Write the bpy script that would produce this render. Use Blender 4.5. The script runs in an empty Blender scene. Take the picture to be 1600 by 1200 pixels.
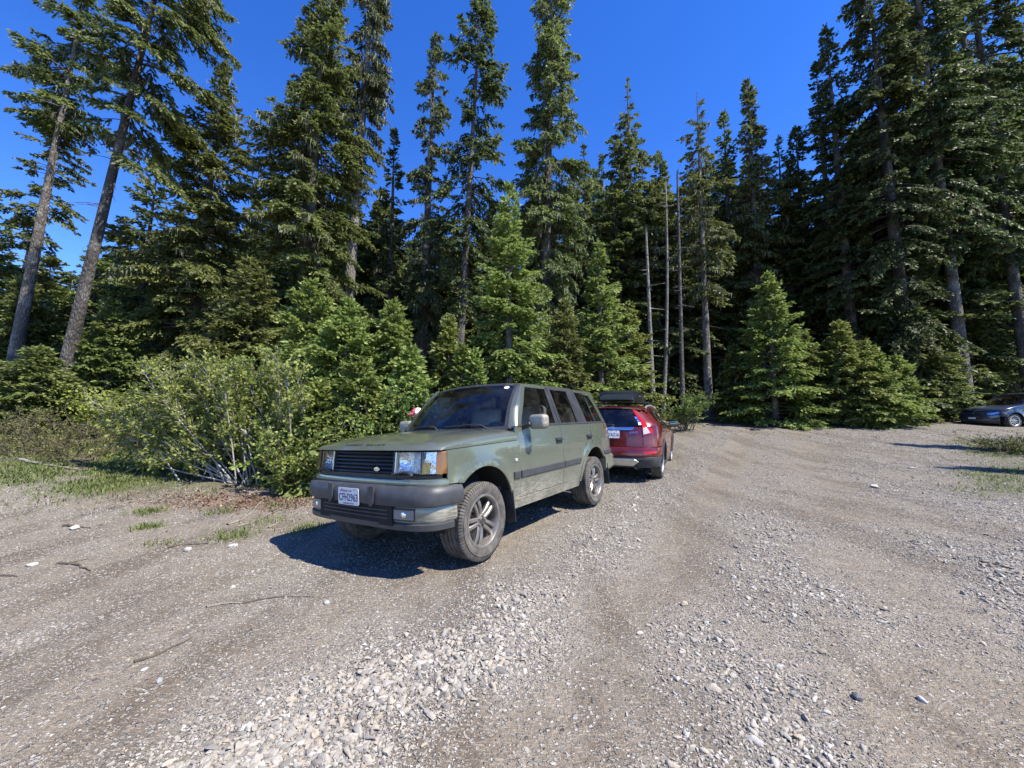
import bpy, bmesh, math, random
import numpy as np
from mathutils import Vector, Matrix

# ------------------------------------------------------------------ camera, sky, sun, exposure
scene = bpy.context.scene
C = scene.collection
CAM_H = 1.38
PITCH = math.atan(48 / 620)
cam_data = bpy.data.cameras.new("camera")
cam_data.sensor_width = 36.0
cam_data.lens = 36.0 * 620 / 1600
cam_data.clip_start = 0.05
cam_data.clip_end = 3000
cam = bpy.data.objects.new("camera", cam_data)
C.objects.link(cam)
cam.location = (0, 0, CAM_H)
cam.rotation_euler = (math.pi / 2 + PITCH, 0, 0)
scene.camera = cam

SUN_AZ = math.atan2(-0.47, 0.88)          # direction towards the sun, in the ground plane
SUN_EL = math.radians(54)
sun_dir = Vector((math.cos(SUN_AZ) * math.cos(SUN_EL), math.sin(SUN_AZ) * math.cos(SUN_EL), math.sin(SUN_EL)))
sd = bpy.data.lights.new("sun", 'SUN')
sd.energy = 5.0
sd.angle = math.radians(0.53)
sd.color = (1.0, 0.94, 0.83)
sun = bpy.data.objects.new("sun", sd)
C.objects.link(sun)
sun.location = (0, 0, 60)
sun.rotation_euler = sun_dir.to_track_quat('Z', 'Y').to_euler()

world = bpy.data.worlds.new("World")
scene.world = world
world.use_nodes = True
wn = world.node_tree
wn.nodes.clear()
sky = wn.nodes.new('ShaderNodeTexSky')
sky.sky_type = 'NISHITA'
sky.sun_disc = False
sky.sun_elevation = SUN_EL
sky.sun_rotation = math.pi / 2 - SUN_AZ
sky.altitude = 1200
sky.air_density = 1.0
sky.dust_density = 0.0
sky.ozone_density = 3.0
hs = wn.nodes.new('ShaderNodeHueSaturation')
hs.inputs['Saturation'].default_value = 1.32
hs.inputs['Hue'].default_value = 0.518
hs.inputs['Value'].default_value = 1.3
bg = wn.nodes.new('ShaderNodeBackground')
bg.inputs['Strength'].default_value = 0.12
wo = wn.nodes.new('ShaderNodeOutputWorld')
wn.links.new(sky.outputs[0], hs.inputs['Color'])
wn.links.new(hs.outputs[0], bg.inputs['Color'])
wn.links.new(bg.outputs[0], wo.inputs['Surface'])

vs = scene.view_settings
vs.view_transform = 'Standard'
vs.look = 'None'
vs.gamma = 1.0
vs.exposure = 1.0
vs.use_curve_mapping = False
cy = scene.cycles
cy.max_bounces = 8
cy.diffuse_bounces = 3
cy.glossy_bounces = 4
cy.transmission_bounces = 6
cy.transparent_max_bounces = 16
cy.use_denoising = True
cy.caustics_reflective = False
cy.caustics_refractive = False

# ------------------------------------------------------------------ helpers
rng = np.random.default_rng(7)

def tag(o, label=None, cat=None, group=None, kind=None):
    if label: o['label'] = label
    if cat: o['category'] = cat
    if group: o['group'] = group
    if kind: o['kind'] = kind
    return o

def link(o, parent=None):
    C.objects.link(o)
    if parent is not None:
        o.parent = parent
    return o

def empty(name, loc=(0, 0, 0), parent=None):
    o = bpy.data.objects.new(name, None)
    o.empty_display_size = 0.2
    o.location = loc
    return link(o, parent)

def mesh_np(name, verts, faces, mats, parent=None, smooth=False, attrs=None, fmat=None, sharp=None, loc=None):
    """verts (n,3), faces list of tuples or (m,3)/(m,4) int array"""
    me = bpy.data.meshes.new(name)
    verts = np.asarray(verts, dtype=np.float32)
    if isinstance(faces, np.ndarray):
        k = faces.shape[1]
        me.vertices.add(len(verts)); me.vertices.foreach_set('co', verts.ravel())
        me.loops.add(faces.size); me.loops.foreach_set('vertex_index', faces.astype(np.int32).ravel())
        me.polygons.add(len(faces)); me.polygons.foreach_set('loop_start', np.arange(0, faces.size, k, dtype=np.int32))
        try:
            me.polygons.foreach_set('loop_total', np.full(len(faces), k, dtype=np.int32))
        except Exception:
            pass
        me.update(calc_edges=True)
    else:
        me.from_pydata(verts.tolist(), [], [tuple(int(i) for i in f) for f in faces])
        me.update()
    if not isinstance(mats, (list, tuple)): mats = [mats]
    for m in mats: me.materials.append(m)
    if fmat is not None: me.polygons.foreach_set('material_index', np.asarray(fmat, dtype=np.int32))
    if smooth:
        me.polygons.foreach_set('use_smooth', np.ones(len(me.polygons), dtype=bool))
        if sharp: me.set_sharp_from_angle(angle=math.radians(sharp))
    else:
        me.polygons.foreach_set('use_smooth', np.zeros(len(me.polygons), dtype=bool))
    if attrs:
        for k_, v in attrs.items():
            v = np.asarray(v, dtype=np.float32)
            if v.ndim == 1:
                a = me.attributes.new(k_, 'FLOAT', 'POINT'); a.data.foreach_set('value', v)
            else:
                a = me.attributes.new(k_, 'FLOAT_COLOR', 'POINT'); a.data.foreach_set('color', v.ravel())
    o = bpy.data.objects.new(name, me)
    if loc is not None: o.location = loc
    return link(o, parent)

def bm_obj(name, bm, mats, parent=None, smooth=True, sharp=35, loc=None):
    me = bpy.data.meshes.new(name)
    bmesh.ops.recalc_face_normals(bm, faces=bm.faces[:])
    bm.to_mesh(me); bm.free()
    if not isinstance(mats, (list, tuple)): mats = [mats]
    for m in mats: me.materials.append(m)
    if smooth:
        me.polygons.foreach_set('use_smooth', np.ones(len(me.polygons), dtype=bool))
        me.set_sharp_from_angle(angle=math.radians(sharp))
    o = bpy.data.objects.new(name, me)
    if loc is not None: o.location = loc
    return link(o, parent)

def copy_tree(o, parent=None):
    c = o.copy()
    C.objects.link(c)
    c.parent = parent
    for ch in o.children:
        copy_tree(ch, c)
    return c

def smoothstep(a, b, x):
    t = np.clip((np.asarray(x, dtype=float) - a) / (b - a), 0, 1)
    return t * t * (3 - 2 * t)

def interp(x, xs, ys):
    return np.interp(x, xs, ys)

def vnoise(x, y, seed=0):
    """cheap smooth value noise, vectorised"""
    x = np.asarray(x, dtype=float); y = np.asarray(y, dtype=float)
    xi = np.floor(x); yi = np.floor(y)
    fx = x - xi; fy = y - yi
    fx = fx * fx * (3 - 2 * fx); fy = fy * fy * (3 - 2 * fy)
    def hsh(a, b):
        s = np.sin(a * 127.1 + b * 311.7 + seed * 74.7) * 43758.5453
        return s - np.floor(s)
    return (hsh(xi, yi) * (1 - fx) + hsh(xi + 1, yi) * fx) * (1 - fy) + (hsh(xi, yi + 1) * (1 - fx) + hsh(xi + 1, yi + 1) * fx) * fy

def fbm(x, y, seed=0, oct=3):
    s = 0; a = 1; t = 0
    for k in range(oct):
        s = s + a * vnoise(np.asarray(x) * 2 ** k, np.asarray(y) * 2 ** k, seed + k * 13); t += a; a *= 0.5
    return s / t

# the lie of the land: flat round the parked cars, rising to the far edge of the lot and on the left bank
UX, UY = 0.554, 0.8325                       # direction of the ruts and of the parked cars
def along(x, y): return UX * x + UY * y
def across(x, y): return UY * x - UX * y
def gz(x, y):
    x = np.asarray(x, dtype=float); y = np.asarray(y, dtype=float)
    z = np.interp(y, [-400, 6, 8, 10, 13.5, 17.5, 21, 26, 40, 60, 90, 400], [0, 0, .03, .10, .40, .80, 1.15, 1.5, 2.4, 5.5, 9, 14])
    v = across(x, y)
    z = z + np.interp(-v, [0, 7.2, 9, 12, 17, 25, 400], [0, 0, .12, .42, .9, 1.2, 1.6]) * np.interp(y, [-5, 2, 6], [0, .5, 1])
    z = z - 0.05 * np.interp(-v, [2.9, 4.2, 5.4, 7.2], [0, 1, 1, 0])
    z = z + (fbm(x * .35, y * .35, 3) - .5) * .10 * smoothstep(7, 13, y)
    # wheel ruts and the ridge of loose gravel between them
    z = z + 0.025 * np.exp(-((v + 1.75) / .45) ** 2) - 0.03 * np.exp(-((v + 1.05) / .28) ** 2) - 0.018 * np.exp(-((v - .55) / .3) ** 2)
    return z

PXF = 620.0
_cp, _sp = math.cos(PITCH), math.sin(PITCH)
def at_depth(px, py, depth):
    """world point seen at photograph pixel (px,py) at horizontal depth y=depth"""
    a = (px - 800) / PXF; b = -(py - 600) / PXF
    r = np.array([a, _cp - b * _sp, b * _cp + _sp]); t = depth / r[1]
    return np.array([0, 0, CAM_H]) + r * t
def on_ground(px, py):
    a = (px - 800) / PXF; b = -(py - 600) / PXF
    r = np.array([a, _cp - b * _sp, b * _cp + _sp])
    t = 0.5
    for _ in range(4000):
        p = np.array([0, 0, CAM_H]) + r * t
        if p[2] <= float(gz(p[0], p[1])): break
        t += 0.01 + t * 0.002
    return p

# ------------------------------------------------------------------ node helpers
class NT:
    def __init__(s, name):
        s.m = bpy.data.materials.new(name); s.m.use_nodes = True
        s.t = s.m.node_tree; s.t.nodes.clear()
        s.out = s.t.nodes.new('ShaderNodeOutputMaterial')
    def n(s, typ, ins=None, **kw):
        nd = s.t.nodes.new('ShaderNode' + typ)
        for k, v in kw.items(): setattr(nd, k, v)
        if ins:
            for k, v in ins.items(): s.set(nd, k, v)
        return nd
    def set(s, nd, k, v):
        sock = nd.inputs[k]
        if isinstance(v, bpy.types.NodeSocket): s.t.links.new(v, sock)
        elif isinstance(v, bpy.types.Node): s.t.links.new(v.outputs[0], sock)
        else:
            if isinstance(v, (tuple, list)) and len(v) == 3 and sock.type == 'RGBA': v = (*v, 1)
            sock.default_value = v
    def math(s, op, a, b=None, c=None, clamp=False):
        nd = s.n('Math', operation=op, use_clamp=clamp)
        s.set(nd, 0, a)
        if b is not None: s.set(nd, 1, b)
        if c is not None: s.set(nd, 2, c)
        return nd.outputs[0]
    def mix(s, fac, a, b, blend='MIX'):
        nd = s.n('Mix', data_type='RGBA', blend_type=blend)
        s.set(nd, 0, fac); s.set(nd, 6, a); s.set(nd, 7, b)
        return nd.outputs[2]
    def ramp(s, fac, stops, interp='LINEAR'):
        nd = s.n('ValToRGB'); s.set(nd, 0, fac)
        cr = nd.color_ramp; cr.interpolation = interp
        while len(cr.elements) < len(stops): cr.elements.new(0.5)
        for e, (p, c) in zip(cr.elements, stops):
            e.position = p; e.color = (*c, 1) if len(c) == 3 else c
        return nd.outputs[0]
    def maprange(s, v, a, b, c=0, d=1):
        nd = s.n('MapRange'); s.set(nd, 0, v)
        for i, q in enumerate((a, b, c, d)): nd.inputs[i + 1].default_value = q
        return nd.outputs[0]
    def noise(s, vec, scale, detail=3, rough=.55, dist=0):
        nd = s.n('TexNoise', {'Scale': scale, 'Detail': detail, 'Roughness': rough, 'Distortion': dist})
        if vec is not None: s.set(nd, 'Vector', vec)
        return nd.outputs[0]
    def bump(s, h, strength=.5, dist=.01, normal=None):
        nd = s.n('Bump', {'Height': h, 'Strength': strength, 'Distance': dist})
        if normal is not None: s.set(nd, 'Normal', normal)
        return nd.outputs[0]
    def principled(s, **ins):
        nd = s.n('BsdfPrincipled')
        for k, v in ins.items(): s.set(nd, k.replace('_', ' '), v)
        return nd
    def done(s, shader):
        s.t.links.new(shader.outputs[0] if isinstance(shader, bpy.types.Node) else shader, s.out.inputs['Surface'])
        return s.m

def simple(name, col, rough=.5, metal=0, coat=0, bump=None, vary=0):
    t = NT(name)
    tc = t.n('TexCoord').outputs['Object']
    base = col
    if vary:
        nz = t.noise(tc, 9, 4)
        base = t.mix(t.maprange(nz, .3, .7), tuple(c * (1 - vary) for c in col), tuple(min(1, c * (1 + vary)) for c in col))
    p = t.principled(Base_Color=base, Roughness=rough, Metallic=metal, Coat_Weight=coat)
    if bump: t.set(p, 'Normal', t.bump(t.noise(tc, bump[0], 4), bump[1], bump[2]))
    return t.done(p)
# ------------------------------------------------------------------ ground
EX = [-400, -30, -12, -5.5, -3, -1.5, 0, 1, 2, 3.5, 6, 9, 16, 24, 40, 400]
EY = [3, 6, 8.3, 7.4, 6.7, 7.2, 8.6, 10, 12.0, 14.6, 18.3, 19.2, 18.8, 20.4, 23, 30]
def edge_y(x): return np.interp(x, EX, EY)
def zones(x, y):
    n1 = fbm(x * .5, y * .5, 11); n2 = fbm(x * 1.7, y * 1.7, 21)
    forest = smoothstep(-.6, .7, y - edge_y(x) + (n1 - .5) * 2.2 + (n2 - .5) * 1.2)
    gl = smoothstep(-4.4, -6.4, x) * smoothstep(5.4, 6.8, y + (n1 - .5) * 2.5) * smoothstep(.36, .58, n2 + .15)
    gr = smoothstep(.2, 1.6, x - 1.06 * y + (n1 - .5) * 2.5) * smoothstep(6.2, 7.6, y) * smoothstep(15.2, 13.8, y) * smoothstep(.3, .55, n2 + .15)
    lit = np.exp(-(((x + 4.2) / 1.3) ** 2 + ((y - 6.45) / .5) ** 2)) * smoothstep(.25, .6, n2 + .1)
    lit = np.maximum(lit, .5 * forest * smoothstep(.45, .65, n2))
    grass = np.clip(np.maximum(gl, gr), 0, 1)
    return forest, grass, lit, looseness(x, y)
def looseness(x, y):
    v = across(x, y) + (fbm(x * .8, y * .8, 31) - .5) * .7
    n = fbm(x * 1.6, y * 1.6, 41); nb = fbm(x * .55, y * .55, 47)
    l = .30 + 0 * v
    l = l + .75 * np.exp(-((v + 1.72) / .48) ** 2)
    l = l - .42 * np.exp(-((v + 1.02) / .30) ** 2)
    l = l + .45 * np.exp(-((v + .15) / .5) ** 2)
    l = l - .25 * np.exp(-((v - .65) / .3) ** 2)
    l = l + .42 * smoothstep(.9, 1.6, v) + .08 * smoothstep(-.9, -.3, v)
    l = l - .22 * smoothstep(-2.3, -2.8, v) * smoothstep(6, 5, y)
    l = l + (n - .5) * 1.0 + (nb - .5) * .9
    l = l * smoothstep(1.0, -.6, y - edge_y(x))
    return np.clip(l, 0, 1)

def mat_ground():
    t = NT('gravel_and_dirt')
    pos = t.n('NewGeometry').outputs['Position']
    at = t.n('Attribute', attribute_name='zone')
    sep = t.n('SeparateColor'); t.set(sep, 0, at.outputs['Color'])
    forest, grass, lit = sep.outputs[0], sep.outputs[1], sep.outputs[2]
    loose = at.outputs['Alpha']
    nA = t.noise(pos, .9, 5, .6); nB = t.noise(pos, 5.5, 6, .65); nC = t.noise(pos, 38, 4, .6); nD = t.noise(pos, 150, 2, .6)
    dirt = t.mix(t.maprange(nB, .32, .68), (.100, .078, .056), (.200, .166, .126))
    dirt = t.mix(t.maprange(nA, .35, .65, 0, .65), dirt, (.150, .120, .088))
    dirt = t.mix(t.math('MULTIPLY', loose, .75), dirt, (.255, .230, .192))
    dirt = t.mix(t.maprange(nD, .42, .7, 0, .6), dirt, (.30, .27, .225))
    mpv = t.n('Mapping'); t.set(mpv, 'Vector', pos); mpv.inputs['Rotation'].default_value = (0, 0, math.radians(33.6)); mpv.inputs['Scale'].default_value = (1.0, .28, 1)
    nS = t.noise(mpv.outputs[0], 1.3, 5, .6)
    dirt = t.mix(t.maprange(nS, .48, .60, 0, .7), dirt, (.078, .058, .040))
    mpf = t.n('Mapping'); t.set(mpf, 'Vector', pos); mpf.inputs['Rotation'].default_value = (0, 0, math.radians(20)); mpf.inputs['Scale'].default_value = (22, 90, 1)
    nF = t.noise(mpf.outputs[0], 1.0, 3, .7, .6)
    dirt = t.mix(t.maprange(nF, .55, .66, 0, .7), dirt, (.38, .335, .26))
    hgt = t.math('ADD', t.math('MULTIPLY', nC, .6), t.math('MULTIPLY', nB, .9))
    # fine stones too small to build one by one
    wv = t.n('TexNoise', {'Vector': pos, 'Scale': 70, 'Detail': 2})
    wob = t.n('VectorMath', operation='MULTIPLY_ADD'); t.set(wob, 0, wv.outputs['Color']); wob.inputs[1].default_value = (.022, .022, .022); t.set(wob, 2, pos)
    for sc, thr_lo, thr_hi, amp in ((30, .16, .27, .9), (58, .20, .32, .7), (115, .20, .34, .4)):
        vo = t.n('TexVoronoi', {'Vector': wob.outputs[0], 'Scale': sc, 'Randomness': 1.0}, feature='F1', distance='CHEBYCHEV' if sc == 58 else 'EUCLIDEAN')
        rc = t.n('SeparateColor'); t.set(rc, 0, vo.outputs['Color'])
        size = t.math('MULTIPLY', rc.outputs[1], .22)
        m = t.n('MapRange', interpolation_type='SMOOTHSTEP')
        t.set(m, 0, t.math('SUBTRACT', vo.outputs['Distance'], size))
        m.inputs[1].default_value = thr_hi; m.inputs[2].default_value = thr_lo - .02
        m.inputs[3].default_value = 0; m.inputs[4].default_value = 1
        pres = t.math('LESS_THAN', rc.outputs[0], t.math('MULTIPLY_ADD', loose, .62, .30))
        mask = t.math('MULTIPLY', t.math('MULTIPLY', m.outputs[0], pres), t.math('SUBTRACT', 1, forest))
        stone = t.ramp(rc.outputs[2], [(0, (.13, .125, .12)), (.35, (.26, .24, .21)), (.7, (.36, .335, .295)), (1, (.48, .455, .41))])
        dirt = t.mix(t.math('MULTIPLY', mask, .92), dirt, stone)
        hgt = t.math('ADD', hgt, t.math('MULTIPLY', mask, amp))
    floor = t.mix(t.maprange(nB, .35, .65), (.050, .036, .024), (.115, .080, .050))
    floor = t.mix(t.maprange(nC, .5, .62), floor, (.16, .125, .085))
    col = t.mix(t.math('MULTIPLY', forest, .92), dirt, floor)
    litc = t.mix(t.maprange(nC, .35, .65), (.085, .045, .030), (.19, .105, .066))
    col = t.mix(t.math('MULTIPLY', t.math('MULTIPLY', lit, .6), t.maprange(nC, .3, .55)), col, litc)
    gcol = t.mix(t.maprange(nC, .35, .65), (.050, .075, .022), (.12, .14, .05))
    col = t.mix(t.math('MULTIPLY', grass, t.maprange(nB, .35, .6, .15, .85)), col, gcol)
    p = t.principled(Base_Color=col, Roughness=.95)
    p.inputs['Specular IOR Level'].default_value = .2
    t.set(p, 'Normal', t.bump(hgt, 1.0, .022))
    return t.done(p)

def axis(lo, hi, n, c, k):
    a = np.linspace(np.arcsinh((lo - c) / k), np.arcsinh((hi - c) / k), n)
    return np.sinh(a) * k + c
gx = axis(-500, 500, 350, 0.5, 3.0); gy = axis(-300, 700, 330, 3.0, 3.0)
GX, GY = np.meshgrid(gx, gy)
GZ = gz(GX, GY) + (fbm(GX * 3.1, GY * 3.1, 5, 3) - .5) * .035 * smoothstep(60, 20, np.hypot(GX, GY))
fo_, gr_, li_, lo_ = zones(GX, GY)
nx, ny = len(gx), len(gy)
ii = np.arange(nx * ny).reshape(ny, nx)
quads = np.stack([ii[:-1, :-1], ii[:-1, 1:], ii[1:, 1:], ii[1:, :-1]], -1).reshape(-1, 4)
ground = mesh_np('ground', np.stack([GX, GY, GZ], -1).reshape(-1, 3), quads, mat_ground(), smooth=True,
                 attrs={'zone': np.stack([fo_, gr_, li_, lo_], -1).reshape(-1, 4)})
tag(ground, 'dirt and gravel parking area with wheel ruts', kind='structure')
def gzf(x, y):
    return gz(x, y) + (fbm(np.asarray(x) * 3.1, np.asarray(y) * 3.1, 5, 3) - .5) * .035

# ------------------------------------------------------------------ loose gravel: one mass of stones
def mat_stone(name='gravel_stone', inst=True):
    t = NT(name)
    oi = t.n('ObjectInfo')
    tc = t.n('TexCoord').outputs['Object']
    n = t.noise(tc, 2.2, 4)
    c = t.ramp(oi.outputs['Random'], [(0, (.12, .115, .11)), (.2, (.24, .225, .205)), (.45, (.32, .295, .25)), (.7, (.38, .355, .31)),
                                      (.85, (.36, .295, .215)), (.95, (.46, .44, .40)), (1, (.58, .56, .52))])
    c = t.mix(t.maprange(n, .35, .7, 0, .4), c, (.25, .215, .17))
    p = t.principled(Base_Color=c, Roughness=.85)
    t.set(p, 'Normal', t.bump(t.noise(tc, 7, 4), .35, .15))
    return t.done(p)
M_STONE = mat_stone()
def rock_mesh(name, seed, npts=12, flat=.62):
    r = np.random.default_rng(seed)
    p = r.normal(size=(npts, 3)); p /= np.linalg.norm(p, axis=1)[:, None]
    p *= r.uniform(.8, 1.0, (npts, 1)); p *= np.array([1, r.uniform(.6, .95), flat * r.uniform(.75, 1.2)])
    bm = bmesh.new()
    for q in p: bm.verts.new(q)
    h = bmesh.ops.convex_hull(bm, input=bm.verts[:])
    bmesh.ops.delete(bm, geom=[v for v in bm.verts if not v.link_faces], context='VERTS')
    bmesh.ops.bevel(bm, geom=bm.edges[:], offset=.045, segments=1, affect='EDGES', profile=.5, clamp_overlap=True)
    bmesh.ops.triangulate(bm, faces=bm.faces[:])
    bmesh.ops.recalc_face_normals(bm, faces=bm.faces[:])
    me = bpy.data.meshes.new(name); bm.to_mesh(me); bm.free()
    me.polygons.foreach_set('use_smooth', np.ones(len(me.polygons), dtype=bool))
    me.set_sharp_from_angle(angle=math.radians(38))
    me.materials.append(M_STONE)
    return me
peb = bpy.data.collections.new('pebble_shapes')
for k in range(9):
    peb.objects.link(bpy.data.objects.new('pebble_shape', rock_mesh('pebble_shape', 100 + k)))
def scatter_gravel():
    r = np.random.default_rng(77)
    N = 620000
    y = np.exp(r.uniform(np.log(.9), np.log(17), N))
    x = r.uniform(-1, 1, N) * (1.5 * y + .6)
    L = looseness(x, y)
    fo, gr, li, _ = zones(x, y)
    rad = .0056 * np.exp(r.normal(0, .62, N)) * (.38 + 1.2 * L)
    rad = np.maximum(rad, .0021 * y)
    rad = np.minimum(rad, .036)
    clump = vnoise(x * 7, y * 7, 91)
    pk = (.20 + .80 * L ** 1.3) * (.35 + .9 * clump) * np.clip(1 - fo * .95, 0, 1) * np.clip(1 - gr * .7, 0, 1)
    # the coarser the stone the rarer it is, except on the loose ridges
    pk = pk * np.where(rad > .016, .25 + .75 * L, 1) * np.minimum(1, (.0075 / rad) ** .55 + .25 * L) * np.interp(y, [0, 6, 17], [1, .8, .30])
    keep = r.random(N) < pk
    x, y, rad = x[keep], y[keep], rad[keep]
    n = len(x)
    z = gzf(x, y) + rad * .12
    me = bpy.data.meshes.new('gravel')
    me.vertices.add(n); me.vertices.foreach_set('co', np.stack([x, y, z], -1).astype(np.float32).ravel())
    rot = np.stack([r.normal(0, .25, n), r.normal(0, .25, n), r.uniform(0, 6.283, n)], -1).astype(np.float32)
    sc = (rad[:, None] * np.stack([r.uniform(.85, 1.35, n), r.uniform(.8, 1.1, n), r.uniform(.7, 1.1, n)], -1)).astype(np.float32)
    a = me.attributes.new('rot', 'FLOAT_VECTOR', 'POINT'); a.data.foreach_set('vector', rot.ravel())
    a = me.attributes.new('scl', 'FLOAT_VECTOR', 'POINT'); a.data.foreach_set('vector', sc.ravel())
    a = me.attributes.new('idx', 'INT', 'POINT'); a.data.foreach_set('value', r.integers(0, 9, n).astype(np.int32))
    me.materials.append(M_STONE)
    o = link(bpy.data.objects.new('gravel', me))
    ng = bpy.data.node_groups.new('gravel_scatter', 'GeometryNodeTree')
    ng.interface.new_socket('Geometry', in_out='INPUT', socket_type='NodeSocketGeometry')
    ng.interface.new_socket('Geometry', in_out='OUTPUT', socket_type='NodeSocketGeometry')
    gi = ng.nodes.new('NodeGroupInput'); go = ng.nodes.new('NodeGroupOutput')
    ci = ng.nodes.new('GeometryNodeCollectionInfo'); ci.inputs['Collection'].default_value = peb
    ci.inputs['Separate Children'].default_value = True; ci.inputs['Reset Children'].default_value = True
    ip = ng.nodes.new('GeometryNodeInstanceOnPoints'); ip.inputs['Pick Instance'].default_value = True
    def named(nm, typ):
        nd = ng.nodes.new('GeometryNodeInputNamedAttribute'); nd.data_type = typ; nd.inputs['Name'].default_value = nm
        return nd.outputs[0]
    e2r = ng.nodes.new('FunctionNodeEulerToRotation')
    ng.links.new(named('rot', 'FLOAT_VECTOR'), e2r.inputs[0])
    ng.links.new(gi.outputs[0], ip.inputs['Points'])
    ng.links.new(ci.outputs[0], ip.inputs['Instance'])
    ng.links.new(named('idx', 'INT'), ip.inputs['Instance Index'])
    ng.links.new(e2r.outputs[0], ip.inputs['Rotation'])
    ng.links.new(named('scl', 'FLOAT_VECTOR'), ip.inputs['Scale'])
    ng.links.new(ip.outputs[0], go.inputs[0])
    md = o.modifiers.new('scatter', 'NODES'); md.node_group = ng
    tag(o, 'loose grey and tan gravel strewn over the parking area', 'gravel', kind='stuff')
    print('pebbles', n)
    return o
scatter_gravel()

# stones one can pick out
def rock(px, py, size, label, seed, col=None, group='larger stones lying on the lot', zs=1.0):
    p = on_ground(px, py)
    me = rock_mesh('rock', seed, 26, .62)
    if col:
        me.materials.clear(); me.materials.append(simple('rock_stone', col, .85, bump=(6, .4, .1), vary=.25))
    o = link(bpy.data.objects.new('rock', me))
    o.location = (p[0], p[1], float(gzf(p[0], p[1])) + size * .3 * zs)
    o.scale = (size, size, size * zs); o.rotation_euler = (0, 0, seed * 1.7)
    tag(o, label, 'rock', group)
    return o
rock(1253, 671, .22, 'white boulder at the far edge of the lot below the young firs', 1, (.50, .48, .44))
rock(1365, 762, .085, 'pale stone alone on the grey gravel between the two tree shadows', 2, (.42, .40, .37))
rock(1424, 733, .07, 'small whitish stone just under the longer tree shadow', 3, (.38, .36, .32))
rock(1069, 948, .036, 'round tan stone beside the damp dark patch in the middle track', 4, (.34, .29, .22))
rock(117, 827, .085, 'flat white stone beside a dark stick left of the leaf litter', 5, (.46, .44, .40), zs=.6)
rock(50, 884, .05, 'white stone on the brown dirt near the forked twig', 6, (.44, .42, .38), zs=.7)
rock(249, 1066, .022, 'grey cobble on dark dirt below the curved twig', 7, (.28, .28, .29))
rock(226, 1046, .022, 'angular white chip just above the grey cobble', 8, (.50, .48, .44), zs=.6)
rock(510, 945, .030, 'pale round stone in front of the green vehicle shadow', 9, (.38, .36, .32))
rock(1340, 1092, .034, 'dark slate stone lying in the right foreground gravel', 10, (.13, .13, .135))
rock(1285, 1022, .030, 'brown stone with a deep shadow among coarse right gravel', 11, (.30, .25, .19))
rock(1441, 1097, .028, 'light grey wedge stone beside the dark slate', 12, (.46, .46, .46))
rock(294, 862, .05, 'pale broken stone next to a stick at the gravel edge', 13, (.40, .38, .34))
rock(364, 853, .06, 'whitish flat stone below the grass tuft', 14, (.43, .41, .37), zs=.6)
rock(1000, 992, .026, 'creamy stone on the ridge right of the middle track', 15, (.5, .46, .38))
# ------------------------------------------------------------------ vehicle materials
def mat_paint(name, col, dirt=.5, metal=.35, dusty=(.30, .27, .22), zlo=.35, zhi=1.0, streaks=False):
    t = NT(name)
    tc = t.n('TexCoord').outputs['Object']
    geo = t.n('NewGeometry')
    sx = t.n('SeparateXYZ'); t.set(sx, 0, tc)
    n1 = t.noise(tc, 6, 5, .65); n2 = t.noise(tc, 60, 3, .6); fl = t.noise(tc, 900, 1, .5)
    base = t.mix(t.maprange(fl, .35, .65), tuple(c * .97 for c in col), tuple(c * 1.03 for c in col))
    low = t.maprange(sx.outputs[2], zhi, zlo)
    d = t.math('MULTIPLY', t.math('MULTIPLY', low, low), t.maprange(n1, .3, .68))
    film = t.math('MULTIPLY', t.maprange(n1, .35, .7), .03)
    # dust settles on faces that look up
    nz = t.n('SeparateXYZ'); t.set(nz, 0, geo.outputs['Normal'])
    up = t.math('MULTIPLY', t.maprange(nz.outputs[2], .55, 1.0), t.maprange(n1, .3, .75, .03, .09))
    d = t.math('ADD', t.math('MULTIPLY', d, dirt), t.math('ADD', film, up), clamp=True)
    if streaks:
        mp = t.n('Mapping'); t.set(mp, 'Vector', tc)
        mp.inputs['Rotation'].default_value = (0, math.radians(38), 0); mp.inputs['Scale'].default_value = (9, 1, 75)
        sn = t.noise(mp.outputs[0], 1.0, 4, .7)
        gate = t.math('MULTIPLY', t.maprange(sx.outputs[2], .70, .52), t.maprange(sx.outputs[0], -2.3, -.9))
        d = t.math('ADD', d, t.math('MULTIPLY', t.math('MULTIPLY', t.maprange(sn, .47, .58), gate), .75), clamp=True)
    colr = t.mix(d, base, dusty)
    p = t.principled(Base_Color=colr, Metallic=t.math('MULTIPLY', t.math('SUBTRACT', 1, d), metal),
                     Roughness=t.math('MULTIPLY_ADD', d, .4, .27), Coat_Weight=t.math('SUBTRACT', 1.0, d, clamp=True), Coat_Roughness=.06)
    return t.done(p)

def mat_glass(name, tint, refl=1.0, rough=0.0):
    t = NT(name)
    tc = t.n('TexCoord').outputs['Object']
    fr = t.n('Fresnel', {'IOR': 1.52})
    n = t.noise(tc, 5, 5, .65)
    tr = t.n('BsdfTransparent', {'Color': tint})
    gl = t.n('BsdfGlossy', {'Color': (1, 1, 1), 'Roughness': rough})
    mx = t.n('MixShader'); t.set(mx, 0, t.math('MULTIPLY', fr.outputs[0], refl, clamp=True)); t.set(mx, 1, tr); t.set(mx, 2, gl)
    df = t.n('BsdfDiffuse', {'Color': (.42, .39, .34)})
    m2 = t.n('MixShader'); t.set(m2, 0, t.maprange(n, .45, .8, .004, .045)); t.set(m2, 1, mx); t.set(m2, 2, df)
    return t.done(m2)

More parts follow.
